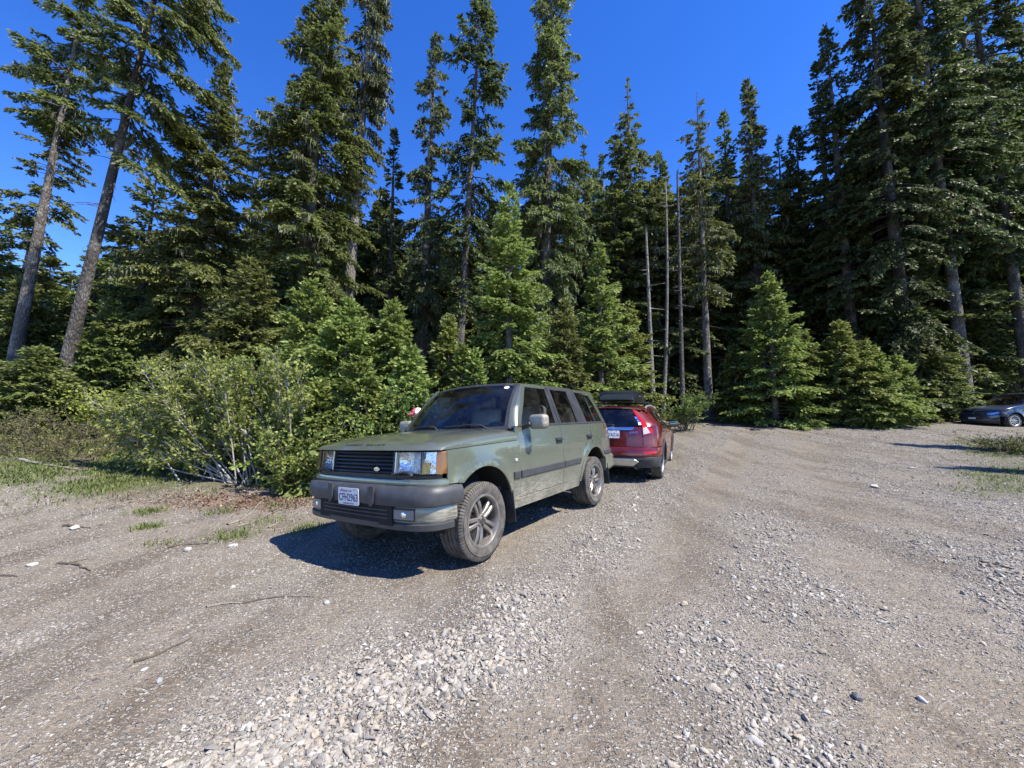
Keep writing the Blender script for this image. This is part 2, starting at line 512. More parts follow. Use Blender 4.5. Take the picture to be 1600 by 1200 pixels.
def mat_lens(name, col, trans=.35):
    t = NT(name)
    tc = t.n('TexCoord').outputs['Object']
    w = t.n('TexWave', {'Scale': 28, 'Distortion': .3}); t.set(w, 'Vector', tc)
    p = t.principled(Base_Color=col, Roughness=.12, Coat_Weight=.6, Coat_Roughness=.03)
    t.set(p, 'Normal', t.bump(w.outputs[0], .25, .01))
    tl = t.n('BsdfTranslucent', {'Color': col})
    mx = t.n('MixShader', {0: trans}); t.set(mx, 1, p); t.set(mx, 2, tl)
    return t.done(mx)

def mat_tyre():
    t = NT('tyre_rubber')
    tc = t.n('TexCoord').outputs['Object']
    n = t.noise(tc, 14, 5, .6)
    c = t.mix(t.maprange(n, .3, .7), (.040, .038, .036), (.135, .122, .105))
    p = t.principled(Base_Color=c, Roughness=.85)
    t.set(p, 'Normal', t.bump(t.noise(tc, 120, 2), .2, .004))
    return t.done(p)

M_TYRE = mat_tyre()
M_BLACK = simple('black_plastic', (.028, .029, .031), .5, bump=(220, .15, .002), vary=.3)
M_GREYPL = simple('grey_bumper_plastic', (.046, .048, .052), .5, bump=(260, .15, .002), vary=.25)
M_BOX = simple('roof_box_black', (.010, .010, .012), .32, 0, .3)
M_DARK = simple('underbody_dark', (.012, .012, .012), .9, vary=.3)
M_CHROME = simple('chrome', (.75, .76, .78), .12, 1.0)
M_MIRROR = simple('mirror_glass', (.16, .17, .18), .05, 1.0)  # dark tone painted in for the reflection of dark trees
M_RIM = simple('dusty_alloy', (.30, .28, .255), .42, .75, vary=.3)
M_RIM2 = simple('silver_alloy', (.62, .62, .61), .33, .8, vary=.15)
M_DISC = simple('brake_steel', (.12, .11, .10), .5, .8, vary=.4)
M_GLASS = mat_glass('window_glass', (.74, .82, .78))
M_GLASSD = mat_glass('tinted_glass', (.30, .33, .33), 1.1)
M_CLEARLENS = mat_glass('lamp_lens', (.93, .95, .97), .8)
M_AMBER = mat_lens('amber_lens', (1.0, .26, .0))
M_YELLOW = mat_lens('yellow_bulb_lens', (1.0, .62, .03))
M_REDLENS = mat_lens('red_lens', (.62, .015, .02))
M_WHITELENS = mat_lens('frosted_white_lens', (.72, .72, .72))
M_REFLECT = simple('lamp_reflector', (.82, .84, .88), .14, 1.0, bump=(16, .5, .03))
M_FOG = mat_lens('fog_lamp_lens', (.34, .34, .32))
M_SEAT = simple('seat_leather', (.36, .34, .31), .6, vary=.2, bump=(40, .3, .005))
M_DASH = simple('dashboard_vinyl', (.085, .088, .09), .7, bump=(90, .2, .003))
M_PLATE = simple('plate_white', (.70, .71, .72), .45, vary=.06)
M_PLATEBLUE = simple('plate_blue_ink', (.02, .03, .12), .5)
M_PLATERED = simple('plate_red_ink', (.30, .06, .08), .5)
M_PLATEDARK = simple('screw_black', (.02, .02, .02), .5)
M_WHITE = simple('sticker_white', (.8, .8, .8), .4)
M_BLUE = simple('sticker_blue', (.03, .14, .55), .4)
M_BADGE = simple('badge_green', (.02, .07, .04), .3, .2, 1)

# ------------------------------------------------------------------ vehicle geometry helpers
def panel(name, poly, fn, mats, parent, t=.018, step=.07, smooth=True, sharp=32, edge=.004, mirror=False):
    """poly: outline in surface coordinates (a,b); fn(a,b,depth)->(x,y,z); a plate of thickness t with softened rim"""
    bm = bmesh.new()
    vs_ = [bm.verts.new((a, b, 0)) for a, b in poly]
    bm.faces.new(vs_)
    bmesh.ops.triangulate(bm, faces=bm.faces[:])
    A = [p[0] for p in poly]; B = [p[1] for p in poly]
    for k, (lo, hi) in enumerate(((min(A), max(A)), (min(B), max(B)))):
        m = max(1, int(round((hi - lo) / step)))
        for i in range(1, m):
            c = lo + (hi - lo) * i / m
            co = Vector((c, 0, 0)) if k == 0 else Vector((0, c, 0)); no = Vector((1, 0, 0)) if k == 0 else Vector((0, 1, 0))
            bmesh.ops.bisect_plane(bm, geom=bm.verts[:] + bm.edges[:] + bm.faces[:], dist=1e-5, plane_co=co, plane_no=no)
    bmesh.ops.dissolve_limit(bm, angle_limit=.001, verts=bm.verts[:], edges=[e for e in bm.edges if False])
    bm.verts.index_update(); bm.faces.index_update()
    pts = [(v.co.x, v.co.y) for v in bm.verts]
    faces = [[v.index for v in f.verts] for f in bm.faces]
    bed = [(e.verts[0].index, e.verts[1].index, e.link_faces[0]) for e in bm.edges if len(e.link_faces) == 1]
    loops = []
    for a, b, f in bed:       # orient along the face
        idx = [v.index for v in f.verts]; i = idx.index(a)
        loops.append((a, b) if idx[(i + 1) % len(idx)] == b else (b, a))
    bm.free()
    n = len(pts)
    # inward direction on the boundary for the softened rim
    inw = {}
    for a, b in loops:
        d = np.array(pts[b]) - np.array(pts[a]); l = np.hypot(*d)
        if l < 1e-9: continue
        nn = np.array([-d[1], d[0]]) / l
        for q in (a, b): inw[q] = inw.get(q, np.zeros(2)) + nn
    V = []
    area = 0.5 * sum(poly[i][0] * poly[(i + 1) % len(poly)][1] - poly[(i + 1) % len(poly)][0] * poly[i][1] for i in range(len(poly)))
    for i, (a, b) in enumerate(pts): V.append(fn(a, b, 0.0))
    F = [f[:] for f in faces]
    rim = {}
    for q in inw:
        rim[q] = len(V); a, b = pts[q]
        V.append(fn(a, b, edge))
    if edge > 0:
        for q in inw:
            w = inw[q]; l = np.hypot(*w)
            if l > 1e-6:
                a, b = np.array(pts[q]) + w / l * edge
                V[q] = fn(a, b, 0.0)
    back = {}
    for q in inw:
        back[q] = len(V); a, b = pts[q]
        V.append(fn(a, b, t))
    for a, b in loops:
        F.append([b, a, rim[a], rim[b]])
        F.append([rim[b], rim[a], back[a], back[b]])
    V = np.array(V, dtype=float)
    if mirror: V[:, 1] *= -1; F = [f[::-1] for f in F]
    me = bpy.data.meshes.new(name)
    me.from_pydata(V.tolist(), [], F)
    bm = bmesh.new(); bm.from_mesh(me)
    bmesh.ops.recalc_face_normals(bm, faces=bm.faces[:])
    # outward test on the front skin
    fn0 = bm.faces
    bm.faces.ensure_lookup_table()
    f0 = bm.faces[0]; c = f0.calc_center_median()
    a0, b0 = np.mean([pts[i] for i in faces[0]], axis=0)
    deep = np.array(fn(a0, b0, .05)); surf = np.array(fn(a0, b0, 0))
    out = surf - deep
    if mirror: out[1] *= -1
    if f0.normal.dot(Vector(out)) < 0: bmesh.ops.reverse_faces(bm, faces=bm.faces[:])
    bm.to_mesh(me); bm.free()
    for m in (mats if isinstance(mats, (list, tuple)) else [mats]): me.materials.append(m)
    me.polygons.foreach_set('use_smooth', np.ones(len(me.polygons), dtype=bool))
    me.set_sharp_from_angle(angle=math.radians(sharp))
    return link(bpy.data.objects.new(name, me), parent)

def frame_strips(name, o, i, fn, mats, parent, **kw):
    """picture-frame of four strips between an outer and an inner rectangle (a0,a1,b0,b1)"""
    for poly in ([(o[0], o[2]), (o[1], o[2]), (i[1], i[2]), (i[0], i[2])], [(o[0], o[3]), (o[1], o[3]), (i[1], i[3]), (i[0], i[3])],
                 [(o[0], o[2]), (i[0], i[2]), (i[0], i[3]), (o[0], o[3])], [(o[1], o[2]), (i[1], i[2]), (i[1], i[3]), (o[1], o[3])]):
        panel(name, poly, fn, mats, parent, **kw)

def grid_mesh(name, P, mats, parent, closed=False, smooth=True, sharp=32, flip=False):
    """P: (n,m,3) grid of points"""
    n, m, _ = P.shape
    i = np.arange(n * m).reshape(n, m)
    if closed:
        j = np.roll(i, -1, axis=1)
        q = np.stack([i[:-1], j[:-1], j[1:], i[1:]], -1).reshape(-1, 4)
    else:
        q = np.stack([i[:-1, :-1], i[:-1, 1:], i[1:, 1:], i[1:, :-1]], -1).reshape(-1, 4)
    if flip: q = q[:, ::-1]
    return mesh_np(name, P.reshape(-1, 3), q, mats, parent, smooth=smooth, sharp=sharp)

def catmull(pts, n=8):
    pts = np.array(pts, dtype=float)
    P = np.vstack([2 * pts[0] - pts[1], pts, 2 * pts[-1] - pts[-2]])
    out = []
    for i in range(1, len(P) - 2):
        for t in np.linspace(0, 1, n, endpoint=False):
            p0, p1, p2, p3 = P[i - 1:i + 3]
            out.append(.5 * ((2 * p1) + (-p0 + p2) * t + (2 * p0 - 5 * p1 + 4 * p2 - p3) * t ** 2 + (-p0 + 3 * p1 - 3 * p2 + p3) * t ** 3))
    out.append(pts[-1])
    return np.array(out)

class Path:
    """plan curve from the middle of the car (y=0) round the corner to the side; arclength parameter, odd-symmetric in y"""
    def __init__(s, pts, n=10, flip=False):
        s.f = -1 if flip else 1
        c = catmull(pts, n)
        s.c = c
        s.l = np.concatenate([[0], np.cumsum(np.hypot(*np.diff(c, axis=0).T))])
        s.L = s.l[-1]
    def at(s, t):
        sg = 1 if t >= 0 else -1; a = abs(t)
        x = np.interp(a, s.l, s.c[:, 0]); y = np.interp(a, s.l, s.c[:, 1])
        e = .01
        x1 = np.interp(min(a + e, s.L), s.l, s.c[:, 0]); y1 = np.interp(min(a + e, s.L), s.l, s.c[:, 1])
        x0 = np.interp(max(a - e, 0), s.l, s.c[:, 0]); y0 = np.interp(max(a - e, 0), s.l, s.c[:, 1])
        if a < e: y0 = -y1; x0 = x1
        d = np.array([x1 - x0, y1 - y0]); d /= max(1e-9, np.hypot(*d))
        return x, y * sg, d[1] * s.f, -d[0] * sg * s.f       # point and outward normal (towards +x at the middle)
    def t_of_y(s, y): return float(np.interp(abs(y), s.c[:, 1], s.l)) * (1 if y >= 0 else -1)

def sweep(name, path, prof, t0, t1, mats, parent, n=48, sgn=1, caps=True, sharp=32):
    """prof: closed loop of (outward offset, z); sgn=-1 for a path at the tail"""
    P = []
    for t in np.linspace(t0, t1, n):
        x, y, nx_, ny_ = path.at(t)
        P.append([(x + nx_ * o * 1.0, y + ny_ * o, z) for o, z in prof])
    P = np.array(P)
    k = len(prof)
    i = np.arange(n * k).reshape(n, k); j = np.roll(i, -1, axis=1)
    q = np.stack([i[:-1], j[:-1], j[1:], i[1:]], -1).reshape(-1, 4).tolist()
    if caps:
        q.append(list(range(k))[::-1]); q.append([(n - 1) * k + a for a in range(k)])
    me = bpy.data.meshes.new(name); me.from_pydata(P.reshape(-1, 3).tolist(), [], q)
    bm = bmesh.new(); bm.from_mesh(me)
    return bm_obj(name, bm, mats, parent, sharp=sharp)

def box_bm(bm, c, s, rot=None):
    m = Matrix.Translation(Vector(c))
    if rot is not None: m = m @ rot
    r = bmesh.ops.create_cube(bm, size=1.0, matrix=m @ Matrix.Diagonal((*s, 1)))
    return r['verts']
def rbox(name, c, s, mats, parent, bev=.01, rot=None, seg=2):
    bm = bmesh.new(); box_bm(bm, (0, 0, 0), s)
    bmesh.ops.bevel(bm, geom=bm.edges[:], offset=min(bev, min(s) * .45), segments=seg, affect='EDGES', profile=.5)
    o = bm_obj(name, bm, mats, parent)
    o.location = c
    if rot is not None: o.rotation_euler = rot
    return o

def tube_np(pts, rad, k=6):
    """tube along pts; returns verts, quads"""
    pts = np.asarray(pts, dtype=float); n = len(pts)
    rad = np.broadcast_to(np.asarray(rad, dtype=float), (n,))
    T = np.gradient(pts, axis=0); T /= np.maximum(1e-9, np.linalg.norm(T, axis=1))[:, None]
    up = np.tile(np.array([0, 0, 1.0]), (n, 1)); up[np.abs(T[:, 2]) > .9] = (1, 0, 0)
    if np.any(np.abs(T[:, 2]) > .9): up[:] = (1, .03, 0)
    S = np.cross(T, up); S /= np.maximum(1e-9, np.linalg.norm(S, axis=1))[:, None]
    U = np.cross(S, T)
    a = np.linspace(0, 2 * np.pi, k, endpoint=False)
    V = pts[:, None] + rad[:, None, None] * (np.cos(a)[None, :, None] * S[:, None] + np.sin(a)[None, :, None] * U[:, None])
    i = np.arange(n * k).reshape(n, k); j = np.roll(i, -1, axis=1)
    q = np.stack([i[:-1], j[:-1], j[1:], i[1:]], -1).reshape(-1, 4)
    return V.reshape(-1, 3), q
def tube(name, pts, rad, mats, parent, k=8):
    v, q = tube_np(pts, rad, k)
    return mesh_np(name, v, q, mats, parent, smooth=True)

def text_mesh(name, body, size, mats, parent, mat4, extrude=.0015, shear=0, space=1.0, xs=1.0, align='CENTER', bold=0):
    cu = bpy.data.curves.new(name, 'FONT')
    cu.body = body; cu.size = size; cu.extrude = extrude; cu.align_x = align; cu.align_y = 'CENTER'; cu.shear = shear; cu.space_character = space
    cu.offset = bold; cu.resolution_u = 3
    tmp = bpy.data.objects.new(name, cu); C.objects.link(tmp)
    dg = bpy.context.evaluated_depsgraph_get(); dg.update()
    me = bpy.data.meshes.new_from_object(tmp.evaluated_get(dg))
    bpy.data.objects.remove(tmp); bpy.data.curves.remove(cu)
    me.materials.clear()
    me.materials.append(mats)
    me.transform(mat4 @ Matrix.Diagonal((xs, 1, 1, 1)))
    return link(bpy.data.objects.new(name, me), parent)

def basis(o, ex, ey):
    """matrix with text x axis ex, up axis ey, origin o"""
    ex = Vector(ex).normalized(); ey = Vector(ey); ey = (ey - ex * ey.dot(ex)).normalized(); ez = ex.cross(ey)
    m = Matrix.Identity(4)
    for i in range(3): m[i][0] = ex[i]; m[i][1] = ey[i]; m[i][2] = ez[i]; m[i][3] = o[i]
    return m

def revolve(name, prof, mats, parent, n=64, sharp=30):
    """prof: (r, y) loop revolved round the y axis"""
    a = np.linspace(0, 2 * np.pi, n, endpoint=False)
    P = np.array([[(r * np.cos(t), y, r * np.sin(t)) for t in a] for r, y in prof])
    return grid_mesh(name, P, mats, parent, closed=True, sharp=sharp)

def make_wheel(R, W, RR, rim_mat, parent, spokes='twin5', tread=True):
    """wheel standing on its own axle (y axis), outer face towards +y"""
    w = empty('wheel', parent=parent)
    h = W / 2
    prof = [(RR - .012, h * .80), (RR + .004, h * .93), (RR + .022, h * .97), ((RR + R) / 2 - .01, h * 1.03), ((RR + R) / 2 + .012, h * 1.035),
            (R - .045, h * .985), (R - .028, h * .93), (R - .016, h * .90), (R - .010, h * .86)]
    # tread with circumferential grooves
    ys = [(.86, 0), (.60, 0), (.595, 1), (.53, 1), (.525, 0), (.20, 0), (.195, 1), (.12, 1), (.115, 0), (-.115, 0), (-.12, 1), (-.195, 1), (-.2, 0), (-.525, 0), (-.53, 1), (-.595, 1), (-.6, 0), (-.86, 0)]
    prof += [(R - .004 * abs(y) / .86 - (.010 if g else 0), h * y) for y, g in ys]
    prof += [(R - .016, -h * .9), (R - .045, -h * .985), ((RR + R) / 2, -h * 1.03), (RR + .01, -h * .95), (RR - .012, -h * .8)]
    n = 96
    a = np.linspace(0, 2 * np.pi, n, endpoint=False)
    P = np.array([[(r * np.cos(t), y, r * np.sin(t)) for t in a] for r, y in prof])
    k = len(prof); i = np.arange(k * n).reshape(k, n); j = np.roll(i, -1, axis=1)
    V = [P.reshape(-1, 3)]; F = np.stack([i[:-1], j[:-1], j[1:], i[1:]], -1).reshape(-1, 4).tolist(); base = k * n
    if tread:
        # shoulder lugs
        m = 76
        for t in np.linspace(0, 2 * np.pi, m, endpoint=False):
            for sg in (1, -1):
                dt = 2 * np.pi / m * .34
                pts = []
                for (tt, ) in ((t - dt,), (t + dt,)):
                    for r, y in ((R + .002, h * .60), (R + .001, h * .86), (R - .014, h * .945), (R - .040, h * 1.0), (R - .045, h * .95), (R - .02, h * .6)):
                        pts.append((r * np.cos(tt), sg * y, r * np.sin(tt)))
                V.append(np.array(pts)); b = base
                F += [[b + q, b + q + 1, b + 6 + q + 1, b + 6 + q] for q in range(5)] + [[b + 0, b + 6, b + 11, b + 5]] + [[b + q for q in range(6)][::-1], [b + 6 + q for q in range(6)]]
                base += 12
    me = bpy.data.meshes.new('tyre'); me.from_pydata(np.vstack(V).tolist(), [], F)
    bm = bmesh.new(); bm.from_mesh(me); bm_obj('tyre', bm, M_TYRE, w, sharp=28)
    # rim: barrel + lip + spokes + hub in one casting
    bm = bmesh.new()
    def rev(prof, n=64):
        rings = []
        for r, y in prof:
            rings.append([bm.verts.new((r * math.cos(t), y, r * math.sin(t))) for t in np.linspace(0, 2 * np.pi, n, endpoint=False)])
        for A, B in zip(rings[:-1], rings[1:]):
            for q in range(n): bm.faces.new((A[q], A[(q + 1) % n], B[(q + 1) % n], B[q]))
        return rings
    rev([(RR + .006, h * .86), (RR + .006, h * .95), (RR - .002, h * .965), (RR - .014, h * .95), (RR - .022, h * .86), (RR - .026, h * .55), (RR - .045, -h * .2), (RR - .04, -h * .85)])
    face = h * .70
    hubr = .062
    rings = rev([(.001, face + .006), (.030, face + .006), (.034, face - .004), (hubr, face - .006), (hubr + .004, face - .035), (hubr + .004, face - .09)], 40)
    def spoke(ang, r0, r1, w0, w1, off0, off1, th=.035):
        ca, sa = math.cos(ang), math.sin(ang)
        prof_ = []
        for f in np.linspace(0, 1, 6):
            r = r0 + (r1 - r0) * f; wd = (w0 + (w1 - w0) * f) / 2; of = off0 + (off1 - off0) * f
            y = face - .004 + .012 * math.sin(math.pi * f) - .004 * f
            ring = []
            for dx, dy in ((-wd, -th), (-wd, -.008), (-wd * .6, 0), (wd * .6, 0), (wd, -.008), (wd, -th)):
                lx, lz = r, of + dx
                ring.append(bm.verts.new((lx * ca - lz * sa, y + dy, lx * sa + lz * ca)))
            prof_.append(ring)
        for A, B in zip(prof_[:-1], prof_[1:]):
            for q in range(6): bm.faces.new((A[q], B[q], B[(q + 1) % 6], A[(q + 1) % 6]))
    if spokes == 'twin5':
        for s_ in range(5):
            a0 = math.pi / 2 + s_ * 2 * math.pi / 5
            for sg in (-1, 1): spoke(a0, hubr - .008, RR - .015, .034, .044, sg * .022, sg * .036)
    else:
        nsp = int(spokes)
        for s_ in range(nsp):
            a0 = math.pi / 2 + s_ * 2 * math.pi / nsp
            spoke(a0, hubr - .008, RR - .015, .05 if nsp < 8 else .024, .04 if nsp < 8 else .028, 0, 0)
    for s_ in range(5):
        a0 = math.pi / 2 + math.pi / 5 + s_ * 2 * math.pi / 5
        m = Matrix.Translation((.047 * math.cos(a0), face + .002, .047 * math.sin(a0))) @ Matrix.Rotation(math.pi / 2, 4, 'X')
        bmesh.ops.create_cone(bm, cap_ends=True, segments=8, radius1=.010, radius2=.008, depth=.02, matrix=m)
    bm_obj('rim', bm, rim_mat, w, sharp=30)
    bm = bmesh.new()
    bmesh.ops.create_cone(bm, cap_ends=True, segments=40, radius1=RR * .72, radius2=RR * .72, depth=.02, matrix=Matrix.Translation((0, h * .02, 0)) @ Matrix.Rotation(math.pi / 2, 4, 'X'))
    bmesh.ops.create_cone(bm, cap_ends=True, segments=24, radius1=.03, radius2=.03, depth=.006, matrix=Matrix.Translation((0, face + .007, 0)) @ Matrix.Rotation(math.pi / 2, 4, 'X'))
    box_bm(bm, (RR * .5, h * .05, RR * .35), (.09, .07, .16))
    bm_obj('brake_disc', bm, M_DISC, w)
    return w

def place_wheels(w, root, xs, track):
    """w stands at the front left; copies for the other three"""
    spots = [(xs[0], track / 2, 1), (xs[1], track / 2, 1), (xs[0], -track / 2, -1), (xs[1], -track / 2, -1)]
    R = max(v.co.z for c in w.children for v in c.data.vertices)
    for i, (x, y, sg) in enumerate(spots):
        o = w if i == 0 else copy_tree(w, root)
        o.location = (x, y, R - .006)
        o.rotation_euler = (0, (.35, 1.1, .6, 2.0)[i], 0) if sg > 0 else (0, .4 * i, math.pi)

def arch(cx, cz, r, a0, a1, n=12):
    return [(cx + r * math.cos(math.radians(a)), cz + r * math.sin(math.radians(a))) for a in np.linspace(a0, a1, n)]

def wheel_well(name, x, z, r, y_in, y_out, parent):
    """dark liner: half drum open to the side"""
    a = np.linspace(math.radians(-4), math.radians(184), 22)
    P = np.array([[(x + r * math.cos(t), y, z + r * math.sin(t)) for t in a] for y in (y_out, y_in)])
    o = grid_mesh(name, P, M_DARK, parent)
    # closing inner wall
    pts = [(x + r * math.cos(t), y_in, z + r * math.sin(t)) for t in a]
    me = o.data
    bm = bmesh.new(); bm.from_mesh(me)
    bm.faces.new([bm.verts.new(p) for p in pts])
    bm.to_mesh(me); bm.free()
    return o
# ------------------------------------------------------------------ green off-road wagon
M_GREEN = mat_paint('sage_green_paint', (.175, .197, .150), dirt=.85, metal=.55, streaks=True)
M_PILLAR = mat_paint('pillar_grey_green', (.12, .135, .11), dirt=.2, metal=.4)
def seat(name, x, y, z, parent, w=.50, mat=None, back=.62):
    s = empty(name, parent=parent)
    rbox('cushion', (x, y, z), (.52, w, .16), mat or M_SEAT, s, .05, seg=3)
    rbox('backrest', (x - .30, y, z + .36), (.15, w, back), mat or M_SEAT, s, .05, rot=(0, -.22, 0), seg=3)
    rbox('headrest', (x - .40, y, z + .36 + back * .5 + .09), (.10, .26, .17), mat or M_SEAT, s, .04, rot=(0, -.2, 0), seg=3)
    return s
def steering(parent, c, tilt=.45, r=.19):
    o = empty('steering_wheel', parent=parent)
    a = np.linspace(0, 2 * np.pi, 40)
    pts = np.stack([np.zeros(40), r * np.cos(a), r * np.sin(a)], -1)
    v, q = tube_np(pts, .016, 8)
    rm = mesh_np('rim', v, q, M_DASH, o, smooth=True)
    rbox('hub', (.02, 0, 0), (.05, .16, .13), M_DASH, o, .02)
    rbox('spoke', (.01, 0, -.02), (.02, r * 1.95, .03), M_DASH, o, .008)
    o.location = c; o.rotation_euler = (0, tilt, 0)
    return o
def number_plate(parent, M, top, body, foot=None, w=.305, h=.152):
    """M: matrix with x to the reader's right, y up, z out"""
    bm = bmesh.new(); box_bm(bm, (0, 0, 0), (w, h, .003))
    ve = [e for e in bm.edges if abs((e.verts[0].co - e.verts[1].co).z) > .002]
    bmesh.ops.bevel(bm, geom=ve, offset=.014, segments=3, affect='EDGES', profile=.5)
    bm.transform(M)
    pl = bm_obj('number_plate', bm, M_PLATE, parent)
    text_mesh('plate_number', body, h * .60, M_PLATEBLUE, pl, M @ Matrix.Translation((0, -h * .08, .0022)), .0006, xs=.80 * (7 / max(6, len(body))), bold=.0012)
    if top: text_mesh('plate_state', top, h * .17, M_PLATERED, pl, M @ Matrix.Translation((-w * .12, h * .30, .0022)), .0006)
    if foot: text_mesh('plate_foot', foot, h * .12, M_PLATEBLUE, pl, M @ Matrix.Translation((0, -h * .42, .0022)), .0006)
    for sx in (-.3, .3):
        bm = bmesh.new()
        bmesh.ops.create_cone(bm, cap_ends=True, segments=10, radius1=.006, radius2=.005, depth=.004, matrix=M @ Matrix.Translation((sx * w, h * .40, .003)))
        bm_obj('screw', bm, M_PLATEDARK, pl)
    return pl

def build_green():
    R = empty('parked_car')
    tag(R, 'sage green boxy off-road wagon with grey bumpers parked nose towards the viewer', 'car')
    WB = -2.745; ACZ = .380
    def S(x, z):
        b = np.interp(z, [.33, .45, .60, .80, 1.0, 1.068, 1.076, 1.215, 1.235, 1.48, 1.74], [.875, .903, .925, .935, .932, .926, .918, .898, .888, .805, .708])
        pl = np.interp(x, [-3.75, -3.5, -3.2, -2.7, -1.4, -.2, .15, .35, .5, .6], [-.10, -.045, -.02, -.006, 0, -.002, -.004, -.008, -.014, -.025])
        fl = 0
        for cx in (0, WB):
            d = math.hypot(x - cx, z - ACZ)
            fl += .022 * math.exp(-((d - .50) / .05) ** 2) * float(smoothstep(.30, .55, z))
        return float(b + pl + fl)
    def side(x, z, d): return (x, S(x, z) - d, z)
    def both(name, poly, mats, parent, **kw):
        a = panel(name, poly, side, mats, parent if not isinstance(parent, tuple) else parent[0], **kw)
        b = panel(name, poly, side, mats, parent if not isinstance(parent, tuple) else parent[1], mirror=True, **kw)
        return a, b
    def off(fn, o): return lambda a, b, d: fn(a, b, d - o)
    def strip(name, poly, o, mats, parents, **kw):
        r = []
        for i, p in enumerate(parents):
            r.append(panel(name, poly, off(side, o), mats, p, mirror=(i == 1), **kw))
        return r
    # ---- sides
    both('fender', [(-.645, .44), (-.645, 1.064), (.482, 1.040), (.482, .762), (.315, .762)] + arch(0, ACZ, .492, 50, 173), M_GREEN, R)
    both('sill', [(-.50, .345), (-.50, .452), (-2.24, .452), (-2.28, .345)], M_GREEN, R, t=.08)
    fd = both('front_door', [(-.655, .458), (-.655, 1.213), (-1.700, 1.213), (-1.700, .458)], M_GREEN, R)
    rd = both('rear_door', [(-1.711, .458), (-1.711, 1.213), (-2.700, 1.213)] + arch(WB, ACZ, .53, 84, 8), M_GREEN, R)
    both('rear_quarter', [(-2.711, 1.213), (-3.49, 1.213), (-3.58, .98), (-3.60, .705)] + arch(WB, ACZ, .492, 139, 86)[0:1] + arch(WB, ACZ, .492, 138, 86), M_GREEN, R)
    for cx in (0, WB):
        ring = arch(cx, ACZ, .488, 4 if cx else -2, 176 if not cx else 140, 20) + arch(cx, ACZ, .528, 140 if cx else 176, 4 if cx else -2, 20)
        if cx == 0: ring = arch(0, ACZ, .488, 50, 176, 20) + arch(0, ACZ, .528, 176, 46, 20)
        strip('arch_flare', ring, .006, M_GREEN, (R, R), t=.03, edge=.008)
    # cowl corner between hood and door
    both('cowl_corner', [(-.575, 1.072), (-.655, 1.07), (-.655, 1.213), (-.62, 1.213)], M_GREEN, R)
    # rubbing strips, two ribs
    for poly, par in (([(-.515, .665), (-.515, .742), (-.640, .742), (-.640, .665)], (R, R)),
                      ([(-.660, .665), (-.660, .742), (-1.696, .742), (-1.696, .665)], fd),
                      ([(-1.716, .665), (-1.716, .742), (-2.26, .742), (-2.235, .665)], rd),
                      ([(-3.16, .715), (-3.14, .775), (-3.595, .775), (-3.6, .715)], (R, R))):
        strip('rubbing_strip', poly, .016, M_GREYPL, par, t=.02, edge=.007)
    # crease / waist trim line
    for par, x0, x1 in ((fd, -.66, -1.697), (rd, -1.715, -2.698)):
        strip('belt_moulding', [(x0, 1.214), (x0 - (.05 if x0 > -1 else 0), 1.240), (x1, 1.240), (x1, 1.214)], .006, M_BLACK, par, t=.03)
    strip('belt_moulding', [(-2.712, 1.214), (-2.712, 1.240), (-3.46, 1.240), (-3.48, 1.214)], .004, M_BLACK, (R, R), t=.03)
    # ---- greenhouse
    g1 = [(-.755, 1.238), (-1.600, 1.238), (-1.632, 1.700), (-1.125, 1.700)]
    g2 = [(-1.765, 1.238), (-2.300, 1.238), (-2.290, 1.700), (-1.775, 1.700)]
    g3 = [(-2.620, 1.238), (-3.310, 1.238), (-3.120, 1.690), (-2.560, 1.700)]
    strip('window', g1, -.012, M_GLASS, fd, t=.004, edge=0)
    strip('window', g2, -.012, M_GLASSD, rd, t=.004, edge=0)
    strip('window', g3, -.008, M_GLASSD, (R, R), t=.004, edge=0)
    # door window frames
    strip('window_frame', [(-.690, 1.238), (-.757, 1.238), (-1.128, 1.700), (-1.634, 1.700), (-1.634, 1.728), (-1.098, 1.728)], 0, M_PILLAR, fd, t=.035, step=.12)
    strip('window_frame', [(-1.600, 1.240), (-1.690, 1.240), (-1.700, 1.728), (-1.635, 1.728)], -.002, M_BLACK, fd, t=.03)
    strip('window_frame', [(-1.712, 1.240), (-1.766, 1.240), (-1.776, 1.700), (-2.29, 1.700), (-2.302, 1.240), (-2.345, 1.240), (-2.340, 1.728), (-1.712, 1.728)], -.002, M_BLACK, rd, t=.03)
    both('rear_pillar', [(-2.352, 1.240), (-2.622, 1.240), (-2.562, 1.700), (-2.56, 1.728), (-2.348, 1.728)], M_BLACK, R, t=.05)
    both('tail_pillar', [(-3.308, 1.240), (-3.470, 1.240), (-3.250, 1.728), (-2.56, 1.728), (-2.56, 1.702), (-3.118, 1.692)], M_PILLAR, R, t=.05)
    # windscreen
    def ws(a, b, d):
        x = (-.43 - .19 * a * a) * (1 - b) + (-1.02 - .065 * a * a) * b + .035 * math.sin(math.pi * b)
        y = a * (.815 * (1 - b) + .672 * b)
        z = (1.185 + .012 * a * a) * (1 - b) + (1.768 - .035 * a * a) * b + .02 * math.sin(math.pi * b)
        return (x - .75 * d, y, z - .65 * d)
    W = panel('windscreen', [(-.985, .02), (.985, .02), (.985, .985), (-.985, .985)], ws, M_GLASS, R, t=.005, step=.12, edge=0)
    frame_strips('windscreen_seal', (-1, 1, 0, 1), (-.94, .94, .045, .945), lambda a, b, d: ws(a, b, d - .004), M_BLACK, W, t=.008, step=.2, edge=0)
    # sun-strip seen through the glass at the top edge, inspection sticker
    panel('sticker', [(.80 + .05 * math.cos(t), .90 + .035 * math.sin(t)) for t in np.linspace(0, 6.28, 14, endpoint=False)], lambda a, b, d: ws(a, b, d - .0015), M_WHITE, W, t=.001, edge=0)
